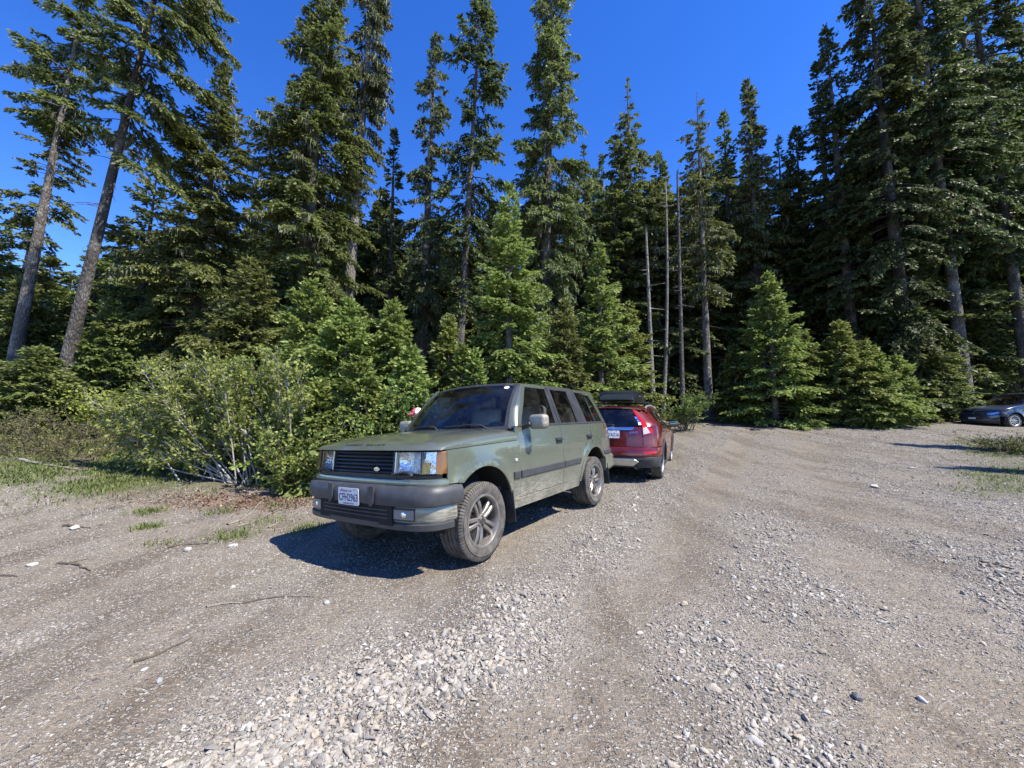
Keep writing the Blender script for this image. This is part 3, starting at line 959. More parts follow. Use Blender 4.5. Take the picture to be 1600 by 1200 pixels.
    for sg in (1, -1):
        P = []
        for b in np.linspace(0, 1, 9):
            p0 = np.array(ws(.99 * sg, b, .0)); xw = -.690 + (-1.098 + .690) * b; zw = 1.225 + (1.728 - 1.225) * b
            p2 = np.array((xw, (S(xw, zw)) * sg, zw)); p1 = (p0 + p2) / 2 + np.array((.022, .018 * sg, .012))
            P.append([p0 - np.array((.02, 0, .02)), p0 + np.array((.006, 0, .006)), p1, p2, p2 - np.array((.01, .03 * sg, 0))])
        grid_mesh('windscreen_pillar', np.array(P), M_PILLAR, R, flip=(sg < 0), sharp=50)
    # roof
    def roof(x, y, d):
        z = 1.805 - .03 * (y / .7) ** 2 - .045 * abs(y / .712) ** 9 - np.interp(x, [-3.28, -3.12, -2.4, -1.5, -1.15, -1.0], [.07, .022, 0, .004, .022, .05])
        return (x, y, float(z) - d)
    panel('roof', [(-1.04, -.60), (-1.02, 0), (-1.04, .60), (-1.09, .700), (-3.22, .712), (-3.27, .5), (-3.28, 0), (-3.27, -.5), (-3.22, -.712), (-1.09, -.700)], roof, M_GREEN, R, t=.05, step=.09, edge=.012)
    # hood
    FP = Path([(.690, 0), (.688, .2), (.680, .4), (.665, .60), (.640, .76), (.605, .855), (.545, .908), (.47, .925), (.40, .932)])
    def hood(u, s, d):
        """u -1..1 over the section, s 0 rear .. 1 front"""
        th = (u + 1) / 2 * math.pi
        c, sn = -math.cos(th), math.sin(th)
        n = 5.2
        cy_ = math.copysign(abs(c) ** (2 / n), c); sz = abs(sn) ** (2 / n)
        zg = 1.074 * (1 - s) + 1.047 * s
        zt = float(np.interp(s, [0, .3, .55, .75, .88, .95, 1.0], [1.190, 1.180, 1.160, 1.135, 1.112, 1.090, 1.052]))
        # plan lines of the rear and front edges
        yy = cy_ * .9
        xr = -.40 - .19 * (yy / .85) ** 2
        xf = float(np.interp(abs(cy_) * .905, FP.c[:, 1], FP.c[:, 0])) + .004
        x = xr * (1 - s) + xf * s
        ym = S(x, 1.05) - .002
        y = cy_ * ym
        z = zg + (zt - zg) * sz + .022 * (1 - cy_ * cy_) * (1 - s ** 6)
        # twin shallow flutes running along the bonnet
        z -= .006 * math.exp(-((abs(y) - .52) / .05) ** 2) * (1 - s ** 8)
        return np.array((x - d * .35 * s ** 3, y, z - d))
    us = np.concatenate([np.linspace(-1, -.8, 9)[:-1], np.linspace(-.8, .8, 40), np.linspace(.8, 1, 9)[1:]])
    ss = np.concatenate([np.linspace(0, .85, 20)[:-1], np.linspace(.85, 1, 12)])
    P = np.array([[hood(u, s, 0) for u in us] for s in ss])
    last = P[-1].copy(); last[:, 0] -= .03; last[:, 2] -= .004
    first = P[0].copy(); first[:, 2] -= .03
    P = np.concatenate([first[None], P, last[None]])
    H = grid_mesh('hood', P, M_GREEN, R, sharp=45, flip=True)
    # hood lettering follows the surface
    for k, ch in enumerate('RANGE ROVER'):
        if ch == ' ': continue
        lt = text_mesh('letter', ch, .052, M_BLACK, H, Matrix.Translation(((k - 5) * .0545, 0, 0)), .001, xs=1.18, bold=.0012)
        for v in lt.data.vertices:
            y = v.co.x; s = .945 + v.co.y * -.62
            lo, hi = -1, 1
            for _ in range(20):
                m = (lo + hi) / 2
                if hood(m, s, 0)[1] < y: lo = m
                else: hi = m
            v.co = Vector(hood(lo, s, -.003 - v.co.z))
    # cowl panel below the windscreen + wipers
    P = []
    for a in np.linspace(-1, 1, 21):
        p1 = np.array(ws(a, .0, 0)); p0 = hood(a * .86, 0, 0)
        P.append([np.array((p0[0] + .03, p1[1] * .99, p1[2] - .035)), np.array((p1[0] + .03, p1[1], p1[2] - .012)), p1 + np.array((-.02, 0, .012))])
    grid_mesh('cowl_grille', np.array(P), M_BLACK, R)
    for y0, y1 in ((.30, .62), (-.38, -.02)):
        wv = empty('wiper', parent=R)
        pa = [np.array(ws(y0 / .8, -.01, -.02)), np.array(ws((y0 + .10) / .8, .025, -.035)), np.array(ws(y1 / .8, .05, -.022))]
        pa = [np.array(ws((y1 - .02) / .8, -.015, -.02)), np.array(ws((y1 - .14) / .8, .06, -.04)), np.array(ws((y1 - .34) / .8, .075, -.028))]
        tube('wiper_arm', catmull(pa, 6), np.linspace(.011, .007, 13), M_BLACK, wv, 6)
        pb = [np.array(ws((y1 - .60) / .8, .065, -.014)), np.array(ws((y1 - .34) / .8, .075, -.017)), np.array(ws((y1 - .08) / .8, .055, -.014))]
        tube('wiper_blade', catmull(pb, 6), .007, M_BLACK, wv, 6)
    # ---- nose
    def front(t, z, d):
        x, y, nx_, ny_ = FP.at(t)
        return (x - (z - .76) * .10 - nx_ * d, y - ny_ * d, z)
    GT = FP.t_of_y(.452)
    G = panel('grille', [(-GT, .835), (GT, .835), (GT, 1.040), (-GT, 1.040)], lambda a, b, d: front(a, b, d + .055), M_DARK, R, t=.01, edge=0)
    for k in range(6):
        z = .850 + k * .034
        panel('slat', [(-GT + .004, z), (GT - .004, z), (GT - .004, z + .016), (-GT + .004, z + .016)], lambda a, b, d, z=z: front(a, b, d * 1.0 + .008 + (b - z) * .5), M_BLACK, G, t=.035, step=.1, edge=.003)
    for sg in (-1, 1):
        panel('grille_post', [(sg * GT, .835), (sg * (GT - .012), .835), (sg * (GT - .012), 1.04), (sg * GT, 1.04)], lambda a, b, d: front(a, b, d), M_BLACK, G, t=.05, step=.1, edge=.002)
    tb = FP.t_of_y(.235)
    panel('badge', [(tb + .036 * math.cos(t), .884 + .020 * math.sin(t)) for t in np.linspace(0, 2 * math.pi, 24, endpoint=False)], lambda a, b, d: front(a, b, d - .004), M_CHROME, G, t=.01, step=.1, edge=.003)
    bd = panel('badge_field', [(tb + .030 * math.cos(t), .884 + .0155 * math.sin(t)) for t in np.linspace(0, 2 * math.pi, 24, endpoint=False)], lambda a, b, d: front(a, b, d - .0052), M_BADGE, G, t=.003, step=.1, edge=.001)
    x, y, nx_, ny_ = FP.at(tb)
    text_mesh('badge_lettering', 'LAND\nROVER', .013, M_CHROME, G, basis((x - (.884 - .76) * .10 + nx_ * .0056, y + ny_ * .0056, .889), (-ny_, nx_, 0), (-.1, 0, 1)), .0004)
    T2 = FP.t_of_y(.745); T3 = FP.t_of_y(.921)
    for sg in (1, -1):
        mir = lambda fn: fn
        L = empty('headlight', parent=R)
        def P2(name, a0, a1, z0, z1, dep, mat, t=.006, edge=.002, parent=L, fnm=None):
            poly = [(sg * a0, z0), (sg * a1, z0), (sg * a1, z1), (sg * a0, z1)]
            return panel(name, poly, lambda a, b, d: front(a, b, d + dep), mat, parent, t=t, step=.05, edge=edge)
        g0 = GT + .006
        P2('housing', g0, T3, .845, 1.036, .075, M_BLACK, .01)
        # faceted bowl reflector
        cx_ = (g0 + T2) / 2
        NA, NB = 17, 11
        Pg = []
        for a in np.linspace(g0 + .01, T2 - .006, NA):
            row = []
            for b in np.linspace(.852, 1.030, NB):
                q = 1 - ((a - cx_) / ((T2 - g0) / 2)) ** 2 * .5 - ((b - .941) / .09) ** 2 * .5
                row.append(front(sg * a, b, .012 + .06 * max(0, q)))
            Pg.append(row)
        grid_mesh('reflector', np.array(Pg), M_REFLECT, L, flip=(sg > 0), smooth=False)
        bm = bmesh.new(); x, y, nx_, ny_ = FP.at(sg * cx_)
        bmesh.ops.create_uvsphere(bm, u_segments=12, v_segments=8, radius=.022, matrix=Matrix.Translation((x - .05, y, .945)))
        bm_obj('bulb', bm, M_CHROME, L)
        P2('lens', g0, T2, .847, 1.034, .004, M_CLEARLENS, .004)
        P2('lens_rim', g0, g0 + .012, .847, 1.034, .001, M_RIM2, .02)
        I = empty('indicator', parent=R)
        P2('reflector', T2 + .004, T3 - .004, .850, 1.032, .03, M_REFLECT, parent=I)
        P2('bulb_lens', T2 + .010, T2 + .080, .852, .945, .012, M_YELLOW, parent=I)
        P2('amber_lens', T3 - .105, T3 - .002, .850, 1.034, .006, M_AMBER, parent=I, t=.01)
        P2('lens', T2 + .004, T3, .847, 1.036, .002, M_CLEARLENS, parent=I, t=.004)
        P2('lens_rim', T2 - .002, T2 + .006, .847, 1.036, .000, M_BLACK, parent=I, t=.02)
        # lamp wiper
        tw0, tw1 = GT - .03, GT + .21
        wpt = [np.array(front(sg * t, z, -.02)) for t, z in ((GT + .235, .832), (GT + .17, .868), (GT + .0, .846))]
        tube('headlight_wiper', catmull(wpt, 5), np.array([.016] * 3 + [.013] * 3 + [.010] * 5), M_BLACK, R, 6)
    sweep('lamp_sill', FP, [(-.09, .802), (-.035, .802), (-.035, .838), (-.09, .838)], -FP.t_of_y(.918), FP.t_of_y(.918), M_BLACK, R)
    sweep('nose_panel', FP, [(-.08, .745), (.0, .748), (.004, .775), (-.004, .798), (-.02, .806), (-.08, .806)], -FP.t_of_y(.924), FP.t_of_y(.924), M_GREEN, R)
    # ---- front bumper
    BP = Path([(.768, 0), (.766, .25), (.758, .48), (.738, .66), (.698, .80), (.630, .892), (.54, .932), (.42, .948), (.33, .952)])
    sweep('front_bumper', BP, [(-.20, .584), (-.02, .586), (.004, .596), (.012, .625), (.012, .690), (.004, .712), (-.012, .740), (-.035, .753), (-.20, .757)], -BP.L, BP.L, M_GREYPL, R, n=80)
    for y0 in (-.30, .30):
        t0 = BP.t_of_y(y0)
        panel('bumper_rib', [(t0 - .030, .742), (t0 + .030, .742), (t0 + .022, .61), (t0 + .008, .588), (t0 - .008, .588), (t0 - .022, .61)], lambda a, b, d: (lambda q: (q[0] + q[2] * (.030 - d), q[1] + q[3] * (.030 - d), b))(BP.at(a)), M_GREYPL, R, t=.03, edge=.008, step=.03)
    VP = Path([(.742, 0), (.740, .25), (.730, .48), (.708, .66), (.664, .795), (.595, .878), (.51, .917), (.42, .931), (.39, .932)])
    sweep('front_valance', VP, [(-.15, .454), (-.008, .456), (.004, .479), (.004, .554), (-.004, .585), (-.15, .587)], -VP.L, VP.L, M_GREEN, R, n=80)
    def val(t, z, d):
        x, y, nx_, ny_ = VP.at(t); return (x - nx_ * d, y - ny_ * d, z)
    tv = VP.t_of_y(.50)
    LG = panel('lower_grille', [(-tv, .470), (tv, .470), (tv, .579), (-tv, .579)], lambda a, b, d: val(a, b, d - .008), M_DARK, R, t=.01, edge=.002)
    for k in range(3):
        z = .483 + k * .032
        panel('slat', [(-tv + .03, z), (tv - .03, z), (tv - .03, z + .013), (-tv + .03, z + .013)], lambda a, b, d: val(a, b, d - .020), M_BLACK, LG, t=.014, step=.1, edge=.002)
    for sg in (1, -1):
        f0, f1 = VP.t_of_y(.53), VP.t_of_y(.53) + .205
        fl = panel('fog_lamp', [(sg * f0, .486), (sg * (f1 - .0), .484), (sg * f1, .564), (sg * f0, .566)], lambda a, b, d: val(a, b, d - .012), M_FOG, R, t=.02, edge=.004)
        panel('fog_lamp_rim', [(sg * (f0 - .012), .474), (sg * (f1 + .01), .474), (sg * (f1 + .01), .578), (sg * (f0 - .012), .578)], lambda a, b, d: val(a, b, d - .0075), M_BLACK, fl, t=.01, edge=.002)
        bm = bmesh.new(); x, y, nx_, ny_ = VP.at(sg * (f0 + f1) / 2)
        bmesh.ops.create_uvsphere(bm, u_segments=14, v_segments=8, radius=.035, matrix=Matrix.Translation((x + nx_ * .004, y + ny_ * .004, .526)) @ Matrix.Diagonal((.4, 1, .8, 1)))
        bm_obj('fog_lamp_bowl', bm, M_REFLECT, fl)
    sweep('chin_spoiler', VP, [(-.14, .384), (-.035, .384), (.010, .400), (.014, .446), (-.004, .455), (-.14, .455)], -VP.L + .04, VP.L - .04, M_GREYPL, R, n=70)
    x, y, nx_, ny_ = BP.at(0)
    number_plate(R, basis((x + .021, -.02, .646), (0, 1, 0), (.03, -.03, 1)), 'WASHINGTON', 'CFH2963', 'EVERGREEN STATE')
    # ---- tail (turned away from the viewer)
    RP = Path([(-3.600, 0), (-3.598, .3), (-3.585, .6), (-3.555, .76), (-3.50, .85), (-3.42, .885)], flip=True)
    def tail(t, z, d):
        x, y, nx_, ny_ = RP.at(t); x += max(0, z - .98) * .45 - (0 if z < 1.215 else 0)
        y *= 1 - max(0, z - 1.215) * .34
        return (x - nx_ * d, y - ny_ * d, z)
    ty = RP.t_of_y(.70)
    tg = panel('tailgate', [(-ty, .72), (ty, .72), (ty, 1.21), (-ty, 1.21)], tail, M_GREEN, R)
    rw_ = panel('rear_window', [(-ty * .97, 1.235), (ty * .97, 1.235), (ty * .95, 1.70), (-ty * .95, 1.70)], lambda a, b, d: tail(a, b, d + .01), M_GLASSD, R, t=.005, edge=0)
    frame_strips('rear_window_frame', (-ty, ty, 1.215, 1.74), (-ty * .94, ty * .94, 1.24, 1.70), tail, M_PILLAR, rw_, t=.03, edge=0)
    for sg in (1, -1):
        panel('tail_lamp', [(sg * (ty + .005), .78), (sg * (RP.L - .005), .78), (sg * (RP.L - .005), 1.19), (sg * (ty + .005), 1.19)], lambda a, b, d: tail(a, b, d - .004), M_REDLENS, R, t=.03)
    RB = Path([(-3.84, 0), (-3.835, .4), (-3.80, .68), (-3.73, .83), (-3.62, .91), (-3.45, .935), (-3.17, .94)], flip=True)
    sweep('rear_bumper', RB, [(-.2, .44), (-.03, .46), (.0, .50), (.004, .66), (-.02, .70), (-.2, .705)], -RB.L, RB.L, M_GREEN, R, n=60)
    # ---- underbody, wells, interior
    bm = bmesh.new()
    box_bm(bm, (-1.38, 0, .42), (1.75, 1.66, .16)); box_bm(bm, (-1.4, 0, .52), (4.3, 1.05, .18)); box_bm(bm, (.10, 0, .80), (.9, 1.05, .34)); box_bm(bm, (-3.2, 0, .60), (.7, 1.3, .25))
    box_bm(bm, (0, 0, .33), (.12, 1.3, .12)); box_bm(bm, (WB, 0, .33), (.14, 1.3, .14))
    bm_obj('underbody', bm, M_DARK, R)
    for cx in (0, WB):
        for sg in (1, -1): wheel_well('wheel_well', cx, ACZ, .50, sg * .56, sg * .90, R)
    for cx, zz in ((0, -.48), (WB, -.50)):
        for sg in (1, -1):
            o = rbox('mud_flap', (cx + zz, sg * .83, .40), (.012, .24, .34), M_BLACK, R, .004, rot=(0, .12, 0))
    cab = empty('cabin', parent=R)
    rbox('floor', (-1.9, 0, .58), (2.9, 1.6, .06), M_DASH, cab, .01)
    rbox('dashboard', (-.80, 0, 1.03), (.45, 1.58, .32), M_DASH, cab, .08, seg=4)
    rbox('instrument_hood', (-.86, .40, 1.20), (.26, .44, .10), M_DASH, cab, .04, seg=3)
    rbox('load_floor', (-3.0, 0, .95), (.9, 1.35, .05), M_DASH, cab, .01)
    rbox('headliner', (-2.15, 0, 1.735), (2.0, 1.25, .02), M_SEAT, cab, .005)
    for sg in (1, -1):
        rbox('door_card', (-1.65, sg * .82, .92), (2.0, .05, .56), M_DASH, cab, .02)
    for y_ in (.38, -.38): seat('front_seat', -1.45, y_, .82, R)
    seat('rear_seat', -2.42, 0, .84, R, w=1.25, back=.52)
    steering(R, (-1.06, .38, 1.10))
    rm = rbox('rear_view_mirror', (-.99, 0, 1.66), (.03, .24, .07), M_DASH, R, .012)
    # door mirrors
    for i, sg in enumerate((1, -1)):
        mm = empty('door_mirror', parent=fd[i])
        rbox('mirror_shell', (-.85, sg * 1.07, 1.262), (.13, .22, .165), M_GREEN, mm, .045, seg=4, rot=(0, 0, -sg * .12))
        rbox('mirror_glass', (-.918, sg * 1.065, 1.262), (.006, .18, .125), M_MIRROR, mm, .002, rot=(0, 0, -sg * .12))
        rbox('mirror_arm', (-.80, sg * .945, 1.225), (.09, .12, .05), M_BLACK, mm, .02, seg=3, rot=(sg * .35, 0, 0))
    # handles
    for par, xx in ((fd, -1.585), (rd, -2.585)):
        for i, sg in enumerate((1, -1)):
            hd = empty('door_handle', parent=par[i])
            yy = S(xx, 1.02)
            rbox('handle_recess', (xx, sg * (yy + .001), 1.015), (.17, .012, .075), M_BLACK, hd, .005)
            rbox('handle_grip', (xx, sg * (yy + .018), 1.028), (.15, .022, .028), M_BLACK, hd, .009, seg=3)
    # small fender lamp and aerial
    for sg in (1, -1): rbox('side_repeater', (-.56, sg * (S(-.56, .87) + .006), .865), (.045, .014, .032), M_WHITELENS, R, .006)
    tube('aerial', [(-2.9, -.45, 1.78), (-2.95, -.45, 1.95)], .004, M_BLACK, R, 6)
    # wheels
    w = make_wheel(.356, .262, .240, M_RIM, R)
    place_wheels(w, R, (0, WB), 1.60)
    return R
green_car = build_green()
# pose: origin is the middle of the front axle on the ground
GC_YAW = math.atan2(-UY, -UX)
def pose_car(root, x, y, yaw, roll=0, pitch=0, z=None):
    root.location = (x, y, float(gz(x, y)) if z is None else z)
    root.rotation_euler = Matrix.Rotation(yaw, 4, 'Z').to_euler()
    m = Matrix.Rotation(yaw, 4, 'Z') @ Matrix.Rotation(pitch, 4, 'Y') @ Matrix.Rotation(roll, 4, 'X')
    root.rotation_euler = m.to_euler()
_fx, _fy = -UX, -UY; _lx, _ly = UY, -UX
pose_car(green_car, -.338 - .81 * _lx, 3.86 - .81 * _ly, GC_YAW, roll=math.radians(2.5), z=-.004)
# ------------------------------------------------------------------ two modern cars
def make_modern(cfg):
    R = empty('parked_car'); tag(R, cfg['label'], 'car')
    paint = cfg['paint']; WB = -cfg['wb']; AZ = cfg['R'] ; AR = cfg['R'] + .065; HW = cfg['hw']
    zb = lambda x: float(np.interp(-x, *cfg['belt']))
    zr = lambda x: float(np.interp(-x, *cfg['rooftop']))
    yr = cfg['roof_half']
    FP = Path(cfg['nose']); RP = Path(cfg['tail'], flip=True)
    nose_x = lambda z: float(np.interp(z, *cfg['nose_prof'])); tail_x = lambda z: float(np.interp(z, *cfg['tail_prof']))
    def tum(z, x):
        b = zb(x); w = np.interp(z, [.2, .35, .6, .85, b], [.94, .975, 1.0, 1.0, .965])
        if z > b: w = .965 - (.965 - yr / HW) * min(1.15, (z - b) / max(.1, zr(x) - b))
        return float(w)
    def side(x, z, d):
        yb = HW
        if x > .1: yb = float(np.interp(x, FP.c[::-1, 0], FP.c[::-1, 1]))
        fl = sum(.018 * math.exp(-((math.hypot(x - cx, z - AZ) - AR) / .05) ** 2) for cx in (0, WB))
        crease = .010 * math.exp(-((z - (zb(x) - .17)) / .03) ** 2)
        return (x, yb * tum(z, x) + fl + crease - d, z)
    def tail(t, z, d):
        x, y, nx_, ny_ = RP.at(t)
        w = float(smoothstep(WB - .05, WB - .75, x))
        xx = x + tail_x(z) * w
        fl = .018 * math.exp(-((math.hypot(xx - WB, z - AZ) - AR) / .05) ** 2)
        q = tum(z, xx)
        sg = 1 if t >= 0 else -1
        return (xx - nx_ * d, y * q + sg * fl - ny_ * d, z)
    def nose(t, z, d):
        x, y, nx_, ny_ = FP.at(t)
        w = float(smoothstep(.25, .62, x))
        return (x - nose_x(z) * w - nx_ * d, y * tum(z, min(x, 0)) - ny_ * d, z)
    tR = lambda x: float(np.interp(-x, -RP.c[::-1, 0], RP.l[::-1]))
    tF = lambda x: float(np.interp(x, FP.c[::-1, 0], FP.l[::-1]))
    def both(name, poly, mats, parents, fn=side, o=0, **kw):
        out = []
        for i in (0, 1):
            p = parents if not isinstance(parents, tuple) else parents[i]
            out.append(panel(name, poly, (lambda a, b, d: fn(a, b, d - o)), mats, p, mirror=(i == 1), **kw))
        return tuple(out)
    zs = cfg['sill']; hg = cfg['hood_gap']
    xa, xbp, xc = cfg['doors']                      # front edge, split, rear edge at belt
    arcF = lambda a0, a1, r: arch(0, AZ, r, a0, a1); arcR = lambda a0, a1, r: arch(WB, AZ, r, a0, a1)
    xn = cfg['fender_front']
    both('fender', [(xa, zs), (xa, zb(xa) - .01), (xa + .25, hg(xa + .25)), (.2, hg(.2)), (xn, hg(xn)), (xn, .50), (math.sqrt(AR ** 2 - (.50 - AZ) ** 2), .50)] + arcF(math.degrees(math.asin((.50 - AZ) / AR)) + 4, 174, AR), paint, R, step=.08)
    both('sill', [(-AR + .02, .20), (-AR + .02, zs - .006), (WB + AR, zs - .006), (WB + AR, .20)], cfg['sill_mat'], R, t=.08)
    fd = both('front_door', [(xa - .008, zs), (xa - .008, zb(xa)), ((xa + xbp) / 2, zb((xa + xbp) / 2)), (xbp, zb(xbp)), (xbp, zs)], paint, R)
    rd = both('rear_door', [(xbp - .008, zs), (xbp - .008, zb(xbp)), ((xbp + xc) / 2, zb((xbp + xc) / 2)), (xc, zb(xc))] + arcR(100 if xc < WB else 72, 10, AR + .05), paint, R)
    # rear quarter lives on the tail surface: (arclength, z)
    tq = cfg['tail_edge']
    quarter = [(tR(xc - .008), zb(xc) - .0)] + [(tR(x), zb(x)) for x in np.linspace(xc - .2, cfg['quarter_end'], 3)] + [(tq, 1.06), (tq, cfg['bumper_top'])]
    ar = [(x, z) for x, z in arcR(172, 84, AR) if z > cfg['bumper_top'] - .0]
    quarter += [(tR(x), z) for x, z in ar]
    both('rear_quarter', quarter, paint, R, fn=tail, step=.06)
    for cx in (0, WB):
        both('wheel_arch_trim', arch(cx, AZ, AR - .004, 2, 178, 22) + arch(cx, AZ, AR + .045, 178, 2, 22), cfg['arch_mat'], R, o=.008, t=.03, edge=.006)
    # side glass
    g = cfg['glass']
    f1 = [(x, zb(x) + .012) if q == 'b' else (x, zr(x) - .03) for x, q in g[0]]
    f2 = [(x, zb(x) + .012) if q == 'b' else (x, zr(x) - .03) for x, q in g[1]]
    both('window', f1, M_GLASS, fd, o=-.012, t=.004, edge=0)
    both('window', f2, M_GLASSD, rd, o=-.012, t=.004, edge=0)
    f3 = cfg['quarter_glass']
    both('quarter_window', [(tR(x), z) for x, z in f3], M_GLASSD, R, fn=tail, o=.003, t=.004, edge=0)
    # window frames: pillars and cant rail
    xA0, xA1 = g[0][0][0], g[0][-1][0]; xB0, xB1 = g[0][1][0], g[1][0][0]; xC0 = g[1][1][0]; xC1 = f3[0][0]
    both('door_pillar', [(xB0 + .004, zb(xB0) + .004), (xB1 - .004, zb(xB1) + .004), (xB1 - .004, zr(xB1) - .02), (xB0 + .004, zr(xB0) - .02)], M_BLACK, R, o=-.004, t=.05)
    both('rear_pillar', [(xC0 + .004, zb(xC0) + .004), (xC1 - .004, zb(xC1) + .004), (xC1 - .004, zr(xC1) - .02), (g[1][2][0] + .004, zr(g[1][2][0]) - .02)], cfg.get('pillar_mat', M_BLACK), R, o=-.003, t=.05)
    both('belt_trim', [(xa, zb(xa) + .001), (xbp, zb(xbp) + .001), (xc, zb(xc) + .001), (xc, zb(xc) + .016), (xbp, zb(xbp) + .016), (xA0 + .03, zb(xA0) + .016)], M_CHROME if cfg.get('chrome') else M_BLACK, R, o=.004, t=.02, edge=.003)
    rail = [(x, zr(x) - .034) for x in np.linspace(xA1 + .03, cfg['rail_end'], 8)] + [(x, zr(x) + .03) for x in np.linspace(cfg['rail_end'], xA1 + .06, 8)]
    both('roof_side', rail, paint, R, o=.0, t=.04)
    # windscreen
    (xb0, zb0, xb1, zb1, yb1), (xt0, zt0, xt1, zt1, yt1) = cfg['screen']
    def ws(a, b, d):
        x = (xb0 + (xb1 - xb0) * a * a) * (1 - b) + (xt0 + (xt1 - xt0) * a * a) * b + .05 * math.sin(math.pi * b) * (1 - .5 * a * a)
        y = a * (yb1 * (1 - b) + yt1 * b); z = (zb0 + (zb1 - zb0) * a * a) * (1 - b) + (zt0 + (zt1 - zt0) * a * a) * b + .04 * math.sin(math.pi * b) * (1 - .5 * a * a)
        return (x - .5 * d, y, z - .85 * d)
    W = panel('windscreen', [(-.99, .01), (.99, .01), (.99, .99), (-.99, .99)], ws, M_GLASS, R, t=.005, step=.12, edge=0)
    frame_strips('windscreen_band', (-1, 1, 0, 1), (-.95, .95, .05, .96), lambda a, b, d: ws(a, b, d - .003), M_BLACK, W, t=.006, step=.2, edge=0)
    for sg in (1, -1):
        P = []
        for b in np.linspace(0, 1, 9):
            p0 = np.array(ws(.985 * sg, b, 0)); xw = xA0 + .06 + (xA1 + .05 - xA0 - .06) * b; zw = zb(xA0) + (zr(xA1) - zb(xA0)) * b
            q = side(xw, zw, 0); p2 = np.array((q[0], q[1] * sg, q[2])); p1 = (p0 + p2) / 2 + np.array((.015, .012 * sg, .012))
            P.append([p0 - np.array((.02, 0, .03)), p0 + np.array((.004, 0, .004)), p1, p2, p2 - np.array((.02, .04 * sg, .0))])
        grid_mesh('windscreen_pillar', np.array(P), paint, R, flip=(sg < 0), sharp=50)
    # roof
    rz = cfg['roof_z']
    def roof(x, y, d):
        edge_ = zr(x) + .028
        mid = float(np.interp(-x, *rz))
        k = min(1, abs(y) / (yr + .0))
        return (x, y, edge_ + (mid - edge_) * (1 - k ** 2.6) - d)
    x0, x1 = xt0, cfg['roof_end']
    panel('roof', [(xt1 + .01, -yr), (xt0 + .02, -yr * .5), (xt0 + .03, 0), (xt0 + .02, yr * .5), (xt1 + .01, yr), (x1 + .06, yr * .985), (x1, yr * .8), (x1 - .02, 0), (x1, -yr * .8), (x1 + .06, -yr * .985)], roof, paint, R, t=.04, step=.09, edge=.01)
    # hood
    hz = cfg['hood_z']
    xhr = cfg['hood_rear']
    def hood(u, s):
        th = (u + 1) / 2 * math.pi; c, sn = -math.cos(th), math.sin(th); n = 3.4
        cy_ = math.copysign(abs(c) ** (2 / n), c); sz = abs(sn) ** (2 / n)
        xr_ = xhr - .20 * cy_ ** 2; tt = abs(cy_) * tF(xn); xf, yf, _, _ = FP.at(tt)
        w = float(smoothstep(.25, .62, xf)); xf = xf - nose_x(cfg['nose_top']) * w - .005
        x = xr_ * (1 - s) + xf * s
        ym = side(x, hg(x), 0)[1] if x < .15 else min(side(x, hg(x), 0)[1], HW)
        yy = cy_ * ym if s < .999 else cy_ * ym
        zg = hg(x); zt = float(np.interp(s, *hz))
        return (x, yy, zg + max(0, zt - zg) * sz)
    P = np.array([[hood(u, s) for u in np.linspace(-1, 1, 49)] for s in np.concatenate([np.linspace(0, .85, 16)[:-1], np.linspace(.85, 1, 9)])])
    first = P[0].copy(); first[:, 2] -= .03
    grid_mesh('hood', np.concatenate([first[None], P]), paint, R, flip=True, sharp=50)
    # nose
    tf = tF(xn)
    panel('front_bumper', [(-tf, .30), (tf, .30), (tf, cfg['nose_top']), (-tf, cfg['nose_top'])], nose, paint, R, t=.03, step=.06)
    panel('front_lip', [(-tf, .19), (tf, .19), (tf, .31), (-tf, .31)], lambda a, b, d: nose(a, b, d - .004), M_BLACK, R, t=.03, step=.08)
    for q in cfg['nose_parts']:
        nm, poly, o, m, mir = q
        panel(nm, poly, (lambda a, b, d: nose(a, b, d - o)), m, R, t=.015, step=.05, edge=.004)
        if mir: panel(nm, [(-a, b) for a, b in poly], (lambda a, b, d: nose(a, b, d - o)), m, R, t=.015, step=.05, edge=.004)
    # tail
    panel('tailgate', [(-tq + .006, cfg['bumper_top'] + .004), (tq - .006, cfg['bumper_top'] + .004), (tq - .006, 1.06), (tq * .985, cfg['rw'][0] - .012), (-tq * .985, cfg['rw'][0] - .012), (-tq + .006, 1.06)], tail, paint, R, step=.06)
    rwp = cfg['rw']
    RWo = panel('rear_window', [(-rwp[2], rwp[0]), (rwp[2], rwp[0]), (rwp[3], rwp[1]), (-rwp[3], rwp[1])], tail, M_GLASSD, R, t=.005, step=.08, edge=0)
    for sg in (1, -1):
        panel('tail_pillar', [(sg * (rwp[2] + .004), rwp[0]), (sg * (tR(f3[1][0]) - .02), rwp[0]), (sg * (tR(f3[2][0]) - .01), rwp[1]), (sg * (rwp[3] + .004), rwp[1])] if cfg.get('tp') is None else [(sg * a, b) for a, b in cfg['tp'](tR)], tail, paint, R, t=.03, step=.05)
    panel('roof_spoiler', [(x1 + .05, -yr * .9), (x1 + .05, yr * .9), (x1 - .12, yr * .84), (x1 - .15, 0), (x1 - .12, -yr * .84)], lambda x, y, d: (lambda p: (p[0], p[1], p[2] + .012 - (x1 - x if x < x1 else 0) * .15))(roof(max(x, x1), y, d)) if False else (x, y, roof(max(x, x1), y, d)[2] + .008 - max(0, x1 - x) * .10), paint, R, t=.035, step=.06, edge=.01)
    btop = cfg['bumper_top']
    tb0 = tR(WB - AR - .01)
    panel('rear_bumper', [(-tb0, cfg['bumper_mid']), (tb0, cfg['bumper_mid']), (tb0, btop - .004), (-tb0, btop - .004)], lambda a, b, d: tail(a, b, d - .018), paint, R, t=.04, step=.06, edge=.01)
